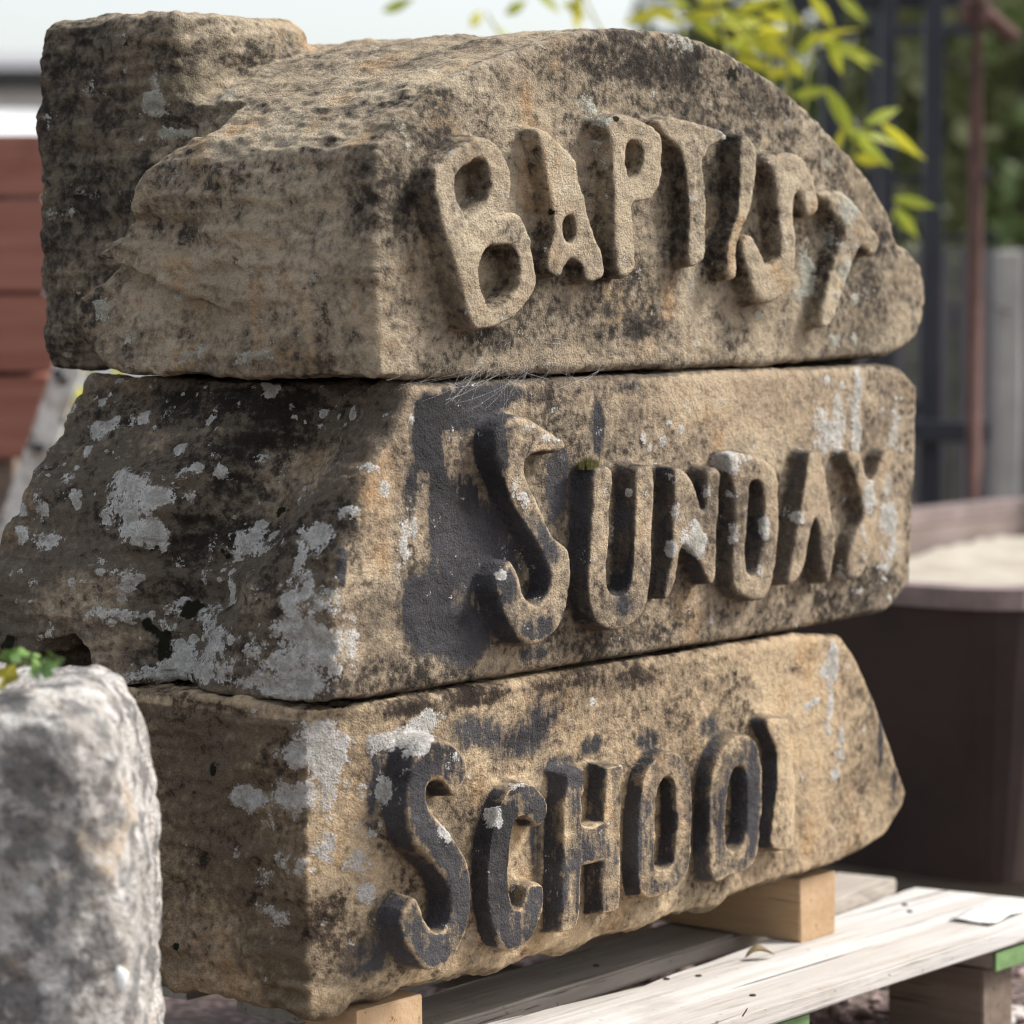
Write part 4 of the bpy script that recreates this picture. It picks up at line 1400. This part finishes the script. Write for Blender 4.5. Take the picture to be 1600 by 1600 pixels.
top_v = -420
for u, d, w in ((1385, 7.4, .036), (1455, 7.4, .044), (1297, 8.0, .05), (1365, 8.0, .03)):
    p = rl(u, 427, d)
    bar(rk, "post", (p[0], p[1], 0), (p[0], p[1], rl(u, top_v, d)[2]), w, MAT['steel'])
for (u0, v0, d0), (u1, v1, d1), w in (((1230, 4, 7.45), (1530, -2, 7.45), .038), ((1285, 50, 8.0), (1520, 47, 8.0), .028), ((1385, 372, 7.45), (1560, 368, 7.45), .014),
                                      ((1385, 672, 7.36), (1545, 676, 7.36), .048), ((1300, 640, 8.0), (1460, 640, 8.0), .04), ((1385, 280, 7.42), (1455, 280, 7.42), .016),
                                      ((1385, -400, 7.4), (1455, -400, 7.4), .03), ((1455, -200, 7.4), (1365, -190, 8.0), .03)):
    bar(rk, "rail", rl(u0, v0, d0), rl(u1, v1, d1), w, MAT['steel'])

pl, pP = frame("rusty_pole", 1522, 7.0)
tag(pl, "slim rusty scaffold pole standing beside the dark steel rack", "pole")
p0 = loc_of(pP, 1522, 427, 7.0)
V, Fc = tube([(0, 0, 0), (.004, 0, .6), (0, 0, 1.3), (.004, 0, 2.4)], .0165, 14)
link("tube", mesh_from("tube", V, Fc, True), MAT['rust'], pl)
c_ = loc_of(pP, 1530, 18, 7.0)
cl = box_bm((.06, .07, .055), .012, center=(c_[0] - .01, c_[1], c_[2]))
link("clamp", bm_mesh("clamp", cl), MAT['rust'], pl)
V, Fc = tube([(c_[0], .04, c_[2] + .01), (c_[0] + .08, .03, c_[2] - .06)], .016, 10)
link("clamp_arm", mesh_from("clamp_arm", V, Fc, True), MAT['rust'], pl)
c2 = loc_of(pP, 1532, 272, 7.0)
link("clip", bm_mesh("clip", box_bm((.035, .05, .03), .006, center=tuple(c2))), MAT['steel'], pl)

# wire strung from the rack to the concrete post
pts = [at(u, v, d) for u, v, d in ((1440, 459, 7.38), (1480, 461, 7.5), (1530, 470, 7.7), (1562, 482, 7.85), (1580, 489, 7.93))]
w0 = Vector(pts[0])
V, Fc = tube([Vector(p) - w0 for p in pts], .0028, 6)
MAT['wire'] = plain_material("rusty_wire", (0.05, 0.035, 0.03), .8)
tag(link("wire", mesh_from("wire", V, Fc, True), MAT['wire'], loc=w0), "thin rusty wire strung between the steel rack and the pale post", "wire")

# ---- grey fence and concrete post
MAT['fence'] = wood_material("grey_fence", (0.115, 0.108, 0.108), (0.15, 0.142, 0.142), (0.045, 0.042, 0.042), 2, .8)
MAT['concrete'] = plain_material("concrete", (0.42, 0.405, 0.37), .9, .2, 9)
fe, fP = frame("board_fence", 1500, 9.0)
tag(fe, "weathered grey fence of upright boards behind the steel rack", "fence")
k9 = 9.0 / F_PX
zt = loc_of(fP, 1500, 384, 9.0)[2]
r = random.Random(9)
for k in range(34):
    x = (-900 + k * 66) * k9
    w = 60 * k9
    bm = box_bm((w, .02, zt + r.uniform(-.02, .01)), .003, center=(x, r.uniform(-.004, .004), zt / 2))
    link("plank", bm_mesh("plank", bm), MAT['fence'], fe)
for z in (.25, zt - .2):
    link("rail", bm_mesh("rail", box_bm((34 * 66 * k9, .04, .07), .004, center=((-900 + 17 * 66 - 33) * k9, .035, z))), MAT['fence'], fe)
cp, cP = frame("concrete_post", 1574, 7.95)
bm = box_bm((.066, .075, loc_of(cP, 1574, 392, 7.95)[2]), .008, 6, .001, 3, axis_cut=2)
bmesh.ops.translate(bm, verts=bm.verts, vec=(0, 0, loc_of(cP, 1574, 392, 7.95)[2] / 2))
bpy.data.objects.remove(cp)
cp = link("concrete_post", bm_mesh("concrete_post", bm), MAT['concrete'], loc=cP)
cp.rotation_euler = (0, 0, RZ + .1)
tag(cp, "pale square concrete post in front of the grey board fence", "post")

# ---- stained timber planter at the left
MAT['redwood'] = wood_material("red_stained_timber", (0.27, 0.105, 0.072), (0.34, 0.150, 0.108), (0.15, 0.062, 0.05), 0, .7, .6)
pn, nP = frame("timber_planter", 0, 6.0)
tag(pn, "red-brown stained timber planter of wide horizontal boards at the left edge", "planter")
edges_v = [(212, 308), (312, 457), (461, 582), (589, 718)]


def red_u(v):
    return 77 + (580 - v) * .264


for v0, v1 in edges_v:
    q = [loc_of(nP, u, v, 6.0) for u, v in ((red_u(v0), v0), (red_u(v1), v1), (-520 - (red_u(v1) - 77), v1), (-520 - (red_u(v0) - 77), v0))]
    V = [(p[0], 0, p[2]) for p in q] + [(p[0], .035, p[2]) for p in q]
    F = [(0, 3, 2, 1), (4, 5, 6, 7), (0, 1, 5, 4), (1, 2, 6, 5), (2, 3, 7, 6), (3, 0, 4, 7)]
    bm = bmesh.new()
    bm.from_mesh(mesh_from("board", V, F))
    bmesh.ops.recalc_face_normals(bm, faces=bm.faces)
    bmesh.ops.bevel(bm, geom=list(bm.edges), offset=.005, segments=2, affect='EDGES')
    link("board", bm_mesh("board", bm), MAT['redwood'], pn)
    # the end boards running back
    V = [(q[0][0] - .04, .037, q[0][2]), (q[1][0] - .04, .037, q[1][2]), (q[1][0] - .04, .55, q[1][2]), (q[0][0] - .04, .55, q[0][2])]
    V += [(x - .03, y, z) for x, y, z in V]
    bm = bmesh.new()
    bm.from_mesh(mesh_from("end_board", V, F))
    bmesh.ops.recalc_face_normals(bm, faces=bm.faces)
    link("end_board", bm_mesh("end_board", bm), MAT['redwood'], pn)
zb = loc_of(nP, 0, 718, 6.0)[2]
MAT['soil'] = plain_material("dark_soil", (0.03, 0.022, 0.016), .95)
zt_ = loc_of(nP, 0, 222, 6.0)[2]
link("soil", bm_mesh("soil", box_bm((.55, .48, zt_ - zb - .05), .01, center=(-.27, .30, (zt_ + zb) / 2))), MAT['soil'], pn)
for x in (-.02, -.55):
    link("leg", bm_mesh("leg", box_bm((.07, .07, zb + .04), .005, center=(x, .08, (zb + .04) / 2))), MAT['dark_wood'], pn)
    link("leg", bm_mesh("leg", box_bm((.07, .07, zb + .04), .005, center=(x, .48, (zb + .04) / 2))), MAT['dark_wood'], pn)

# leaning weathered plank beside it
lm_ = Mat("flaking_white_plank")
lc = lm_.mix(lm_.step(lm_.noise(22, 5, .65), .44, .62), (.62, .59, .54), (.40, .35, .29))
lc = lm_.mix(lm_.step(lm_.noise(34, 4, .65), .54, .62), lc, (.09, .08, .065))
MAT['white_plank'] = lm_.out(lc, .85)
a_, b_ = at(168, 400, 5.75), at(-22, 950, 5.75)
d_ = Vector(b_ - a_)
t_ = (GROUND - a_[2]) / (b_[2] - a_[2])
foot = Vector(a_) + d_ * t_
ln = (Vector(a_) - foot).length
lk = empty("leaning_plank", foot)
up_ = (Vector(a_) - foot).normalized()
fw_ = Vector(_vh).normalized()
sd_ = up_.cross(fw_).normalized()
fw2 = sd_.cross(up_).normalized()
lk.matrix_world = Matrix.Translation(foot) @ Matrix((sd_, fw2, up_)).transposed().to_4x4()
tag(lk, "leaning flaking white plank with rusty bolts beside the red timber planter", "plank")
link("board", bm_mesh("board", box_bm((.052, .03, ln), .004, 12, .001, 4, center=(0, 0, ln / 2), axis_cut=2)), MAT['white_plank'], lk)
inv = lk.matrix_world.inverted()
for u, v in ((90, 584), (62, 700)):
    c = inv @ Vector(at(u, v, 5.735))
    bm = bmesh.new()
    bmesh.ops.create_cone(bm, cap_ends=True, segments=8, radius1=.009, radius2=.008, depth=.016)
    bmesh.ops.rotate(bm, verts=bm.verts, cent=(0, 0, 0), matrix=Matrix.Rotation(rad(90), 3, 'X'))
    bmesh.ops.translate(bm, verts=bm.verts, vec=(max(-.018, min(.018, c.x)), -.020, c.z))
    link("bolt", bm_mesh("bolt", bm), MAT['steel'], lk)

# ---- white cottage far left
MAT['render'] = plain_material("white_render", (0.78, 0.77, 0.74), .9, .06, 2)
MAT['slate'] = plain_material("slate_roof", (0.30, 0.29, 0.30), .8, .15, 3)
MAT['dark'] = plain_material("dark_eave", (0.05, 0.05, 0.045), .8)
MAT['pane'] = plain_material("window_glass", (0.03, 0.035, 0.04), .1, .1, spec=.6)
hs, hP = frame("cottage", -300, 22.0)
tag(hs, "low white cottage with a grey slate roof in the far distance", "cottage")
k22 = 22.0 / F_PX
eave = loc_of(hP, -300, 134, 22.0)[2]
ridge = loc_of(hP, -300, 112, 24.5)[2]
xl, xr = -1500 * k22, 620 * k22
link("wall", bm_mesh("wall", box_bm((xr - xl, 5.0, eave), .0, center=((xl + xr) / 2, 2.5, eave / 2))), MAT['render'], hs)
V = [(xl - .2, -.25, eave - .02), (xr + .2, -.25, eave - .02), (xr + .2, 2.5, ridge), (xl - .2, 2.5, ridge), (xl - .2, 5.25, eave - .02), (xr + .2, 5.25, eave - .02)]
V += [(x, y, z + .12) for x, y, z in V]
F = [(0, 1, 2, 3), (3, 2, 5, 4), (6, 9, 8, 7), (9, 10, 11, 8), (0, 6, 7, 1), (4, 5, 11, 10), (0, 3, 9, 6), (3, 4, 10, 9), (1, 7, 8, 2), (2, 8, 11, 5)]
link("roof", mesh_from("roof", V, F), MAT['slate'], hs)
link("eave_board", bm_mesh("eave_board", box_bm((xr - xl + .4, .05, .16), .0, center=((xl + xr) / 2, -.30, eave + .02))), MAT['dark'], hs)
for x in (-4.4, -2.6):
    w_ = link("window", bm_mesh("window", box_bm((.9, .06, .8), .01, center=(x, -.02, 1.1))), MAT['render'], hs)
    link("pane", bm_mesh("pane", box_bm((.74, .02, .64), .0, center=(x, -.06, 1.1))), MAT['pane'], w_)

# ---- white polytunnel added to catch skylight where the cottage wall is bright
MAT['polythene'] = plain_material("white_polythene", (0.82, 0.82, 0.80), .5, .05, 3)
pt, tP = frame("added_tunnel", -260, 15.0)
tag(pt, "low white polythene tunnel added where the far cottage wall is bright", "added_tunnel")
rt = loc_of(tP, -260, 147, 15.0)[2]
V, F = [], []
n = 16
for i, x in enumerate(np.linspace(-4.5, 2.2, 12)):
    for k in range(n + 1):
        a = math.pi * k / n
        V.append((x, 1.6 - 1.6 * math.cos(a), rt * math.sin(a) ** .7 - .012 * (i % 2) * math.sin(a)))
for i in range(11):
    for k in range(n):
        F.append((i * (n + 1) + k, i * (n + 1) + k + 1, (i + 1) * (n + 1) + k + 1, (i + 1) * (n + 1) + k))
F.append(tuple(range(n + 1)))
F.append(tuple(11 * (n + 1) + k for k in range(n + 1))[::-1])
link("cover", mesh_from("cover", V, F, True), MAT['polythene'], pt)
for x in (-4.55, -2.4, -.2, 2.25):
    v2, f2 = tube([(x, 1.6 - 1.62 * math.cos(math.pi * k / n), (rt + .02) * max(0, math.sin(math.pi * k / n)) ** .7) for k in range(n + 1)], .02, 6)
    link("hoop", mesh_from("hoop", v2, f2, True), MAT['concrete'], pt)

# ---- bamboo behind the stones
bmat = Mat("bamboo_leaf")
bc = bmat.mix(bmat.step(bmat.rand(), .1, .9), (.60, .56, .05), (.40, .46, .06))
bc = bmat.mix(bmat.step(bmat.noise(20, 3), .58, .75), bc, (.55, .40, .06))
bmat.out(bc, .5, spec=.3)
trn = bmat.n("ShaderNodeBsdfTranslucent")
bmat.put(trn.inputs['Color'], bc)
ms = bmat.n("ShaderNodeMixShader")
ms.inputs[0].default_value = .5
bmat.t.links.new(bmat.b.outputs[0], ms.inputs[1])
bmat.t.links.new(trn.outputs[0], ms.inputs[2])
bmat.t.links.new(ms.outputs[0], bmat.t.nodes["Material Output"].inputs['Surface'])
MAT['bamboo_leaf'] = bmat.m
MAT['culm'] = plain_material("bamboo_culm", (0.30, 0.30, 0.06), .5, .3, 20)


def blade(length, width):
    V, F = [], []
    n = 8
    for i in range(n + 1):
        t = i / n
        w = width * (math.sin(math.pi * min(1, t * 1.0 + .04)) ** 1.05) * (1 - .45 * t) * .62 + .0003
        x = length * t
        z = -.22 * length * t * t
        V += [(x, -w, z + w * .25), (x, 0, z), (x, w, z + w * .25)]
    for i in range(n):
        for k in range(2):
            a = i * 3 + k
            F.append((a, a + 1, a + 4, a + 3))
    return mesh_from("leaf", V, F, True)


BL = [blade(.115, .028), blade(.095, .024), blade(.135, .030)]
for me in BL:
    me.materials.append(MAT['bamboo_leaf'])


def bamboo(base_uv, depth, nodes, label, seed, leaves=()):
    P = at(*base_uv, depth)
    P[2] = GROUND
    P = Vector(P)
    o = empty("bamboo", P)
    tag(o, label, "bamboo")
    r = random.Random(seed)
    for u, v, d, cnt, spread in nodes:
        N_ = Vector(at(u, v, d)) - P
        b0 = Vector((r.uniform(-.08, .08), r.uniform(-.08, .08), 0))
        mid = b0.lerp(N_, .6) + Vector((0, 0, .15))
        Vt, Ft = tube([b0, b0.lerp(mid, .5) + Vector((0, 0, .06)), mid, mid.lerp(N_, .6) + Vector((0, 0, .03)), N_], [.007, .006, .005, .0035, .0018], 7)
        link("culm", mesh_from("culm", Vt, Ft, True), MAT['culm'], o)
        for k in range(cnt):
            lf = link("leaf", r.choice(BL), None, o, N_ + Vector((r.uniform(-1, 1), r.uniform(-1, 1), r.uniform(-1, .8))) * spread)
            lf.rotation_euler = (r.uniform(-.7, .7), r.uniform(-.5, .9), r.uniform(0, 6.283))
            s_ = r.uniform(.7, 1.05)
            lf.scale = (s_, s_, s_)
    for u0, v0, u1, v1, d in leaves:
        d += .5
        u1, v1 = u1 + (u1 - u0) * .12, v1 + (v1 - v0) * .12
        a, b = Vector(at(u0, v0, d)), Vector(at(u1, v1, d + r.uniform(-.03, .03)))
        x = (b - a).normalized()
        y = Vector(-CF + np.array([r.uniform(-.5, .5) for _ in range(3)])).cross(x).normalized()
        z = x.cross(y)
        lf = link("leaf", BL[0], None, o)
        k = (b - a).length / .105
        lf.matrix_local = Matrix.Translation(a - P) @ Matrix((x, y, z)).transposed().to_4x4() @ Matrix.Diagonal((k, max(.8, k * .85), k, 1))
    return o


LEAVES = [(1290, 136, 1335, 212, 5.5), (1300, 150, 1330, 200, 5.5), (1352, 193, 1402, 170, 5.5), (1378, 192, 1430, 242, 5.5), (1328, 205, 1398, 216, 5.5), (1338, 208, 1376, 254, 5.5),
          (1335, 246, 1378, 252, 5.5), (1245, 90, 1276, 54, 5.6), (1280, 66, 1362, 86, 5.6), (1266, -8, 1298, 38, 5.6), (1396, 310, 1452, 320, 5.6), (1400, 326, 1428, 364, 5.6),
          (1196, 118, 1252, 106, 5.6), (1240, 152, 1288, 138, 5.6), (1200, 56, 1228, 90, 5.6), (1298, 66, 1312, 108, 5.6), (1065, 30, 1130, 18, 5.7), (1075, 22, 1120, 60, 5.7),
          (1110, 40, 1185, 30, 5.7), (1130, 60, 1180, 84, 5.7), (1120, 12, 1175, 48, 5.7), (1185, 62, 1230, 50, 5.7), (1090, 5, 1140, -10, 5.7), (1150, 20, 1210, -4, 5.7),
          (1190, 20, 1245, 34, 5.7), (905, -15, 898, 44, 5.8), (880, 4, 915, 22, 5.8), (975, 36, 1040, 14, 5.8), (1015, 10, 1062, 34, 5.8), (735, 42, 752, 18, 5.9), (790, 22, 820, 4, 5.9),
          (598, 18, 640, 2, 6.0), (840, -8, 872, 12, 5.9), (1215, -10, 1240, 30, 5.7), (1310, -6, 1350, 26, 5.9), (1150, 90, 1200, 104, 5.7), (1255, 120, 1230, 90, 5.6), (1170, 60, 1215, 84, 5.65)]
bamboo((1230, 427), 6.2, [(1320, 190, 6.02, 1, .02), (1270, 60, 6.12, 2, .03), (1150, 20, 6.22, 3, .04), (1060, 10, 6.22, 2, .04), (905, -20, 6.32, 1, .02), (1402, 318, 6.12, 0, .012), (1345, 200, 6.0, 0, .02), (1200, 70, 6.2, 2, .03), (760, 20, 6.4, 1, .03),
                          (1230, -60, 5.7, 6, .06), (1100, -90, 5.7, 7, .06)],
       "yellow-green bamboo growing behind the arched top of the topmost stone", 3, LEAVES)
bamboo((120, 427), 7.0, [(122, 612, 7.0, 7, .02), (106, 682, 7.0, 6, .02), (150, 560, 7.2, 4, .02)], "low bamboo clump seen through the gap beside the white plank", 8)


# ---- trees and shrubs
def leaf_cloud(n, centers, size, seed):
    r = np.random.default_rng(seed)
    c = np.asarray(centers, float)
    pick = r.integers(0, len(c), n)
    d = r.normal(size=(n, 3))
    d /= np.linalg.norm(d, axis=1, keepdims=True)
    rr = r.random(n) ** .45
    P = c[pick, :3] + d * (rr * c[pick, 3])[:, None] * np.array([1, 1, .85])
    a = r.normal(size=(n, 3))
    a /= np.linalg.norm(a, axis=1, keepdims=True)
    b = np.cross(a, r.normal(size=(n, 3)))
    b /= np.linalg.norm(b, axis=1, keepdims=True)
    s = size * r.uniform(.6, 1.3, n)[:, None]
    V = np.stack([P - a * s, P - b * s * .5, P + a * s, P + b * s * .5], 1).reshape(-1, 3)
    Q = np.arange(n * 4).reshape(n, 4)
    return V, Q


def leaf_mat(name, a, b):
    M = Mat(name)
    c = M.mix(M.step(M.noise(1.6, 4), .35, .65), a, b)
    M.out(c, .6, spec=.3)
    tr_ = M.n("ShaderNodeBsdfTranslucent")
    M.put(tr_.inputs['Color'], c)
    mx = M.n("ShaderNodeMixShader")
    mx.inputs[0].default_value = .3
    M.t.links.new(M.b.outputs[0], mx.inputs[1])
    M.t.links.new(tr_.outputs[0], mx.inputs[2])
    M.t.links.new(mx.outputs[0], M.t.nodes["Material Output"].inputs['Surface'])
    return M.m


MAT['leaf_dark'] = leaf_mat("dark_foliage", (.075, .115, .035), (.12, .16, .055))
MAT['leaf_olive'] = leaf_mat("olive_foliage", (.17, .19, .075), (.24, .25, .12))
MAT['bark'] = plain_material("bark", (0.09, 0.07, 0.055), .95, .4, 14, bump=.8)


def tree(u, depth, height, rad_, label, seed, mat, n=4200, low=.25):
    P = at(u, 427, depth)
    P[2] = GROUND
    o = empty("tree", P)
    tag(o, label, "tree", "trees behind the yard")
    r = random.Random(seed)
    path = [(0, 0, 0)]
    for i in range(1, 6):
        path.append((r.uniform(-.12, .12) * i * .5, r.uniform(-.12, .12) * i * .5, height * .85 * i / 5))
    Vt, Ft = tube(path, [.16 * height / 5 * (1 - .16 * i) for i in range(6)], 10)
    for k in range(7):
        z = height * r.uniform(.3, .75)
        a = r.uniform(0, 6.28)
        e = (math.cos(a) * rad_ * .7, math.sin(a) * rad_ * .7, z + rad_ * .4)
        v2, f2 = tube([(0, 0, z), ((e[0]) * .5, e[1] * .5, (z + e[2]) / 2 + .1), e], [.05, .035, .015], 6)
        b = len(Vt)
        Vt += v2
        Ft += [tuple(b + i for i in f) for f in f2]
    link("trunk", mesh_from("trunk", Vt, Ft, True), MAT['bark'], o)
    cs = []
    for k in range(26):
        a, q = r.uniform(0, 6.28), math.sqrt(r.random())
        z = r.uniform(low, 1.0)
        sh = math.sqrt(max(.15, 1 - (2 * z - 1.0) ** 2 * .7))
        cs.append((math.cos(a) * q * rad_ * sh, math.sin(a) * q * rad_ * sh, z * height, rad_ * r.uniform(.25, .42)))
    V, Q = leaf_cloud(n, cs, .075, seed)
    link("crown", mesh_quads("crown", V, Q), mat, o)
    return o


for k, (u, dep, h_, rd_, m_, lab) in enumerate([
        (1345, 12.5, 3.6, 1.0, 'leaf_olive', "olive-green tree nearest behind the dark steel rack"),
        (1650, 12.0, 4.2, 1.3, 'leaf_dark', "dark green tree beyond the pale concrete post, at the right edge"),
        (1490, 15.0, 5.0, 1.6, 'leaf_dark', "tall dark tree rising behind the rusty pole"),
        (1900, 16.5, 6.0, 1.9, 'leaf_dark', "broad dark tree farther right than the concrete post"),
        (1560, 19.5, 6.5, 2.0, 'leaf_olive', "farthest olive tree filling the gaps behind the rack"),
        (1410, 20.0, 4.5, 1.5, 'leaf_dark', "far dark tree behind the bamboo leaves")]):
    tree(u, dep, h_, rd_, lab, 40 + k, MAT[m_], (3000 if dep > 14 else 4200), .10)


def shrub(u, v, depth, w, hgt, label, seed, mat, n=900):
    P = at(u, v, depth)
    P[2] = GROUND
    o = empty("shrub", P)
    tag(o, label, "shrub", "shrubs around the yard")
    r = random.Random(seed)
    cs = [(r.uniform(-w, w), r.uniform(-w, w) * .6, r.uniform(.1, .9) * hgt, w * .35) for _ in range(14)]
    V, Q = leaf_cloud(n, cs, .03, seed)
    link("foliage", mesh_quads("foliage", V, Q), mat, o)
    Vt, Ft = [], []
    for k in range(6):
        e = cs[k]
        v2, f2 = tube([(0, 0, 0), (e[0] * .5, e[1] * .5, e[2] * .6), e[:3]], [.010, .008, .004], 5)
        b = len(Vt)
        Vt += v2
        Ft += [tuple(b + i for i in f) for f in f2]
    link("stem", mesh_from("stem", Vt, Ft, True), MAT['bark'], o)
    return o


shrub(-40, 800, 6.5, .35, .42, "dark low shrub added for the shade under the red timber planter", 61, MAT['leaf_dark'], 1600)  # added plant, fills in the dark shade below the planter
shrub(1600, 600, 10.5, .9, 1.0, "dark shrub mass behind the grey board fence", 62, MAT['leaf_dark'], 3000)
shrub(1330, 600, 10.5, .9, 1.1, "olive shrub behind the grey board fence near the rack", 63, MAT['leaf_olive'], 3000)
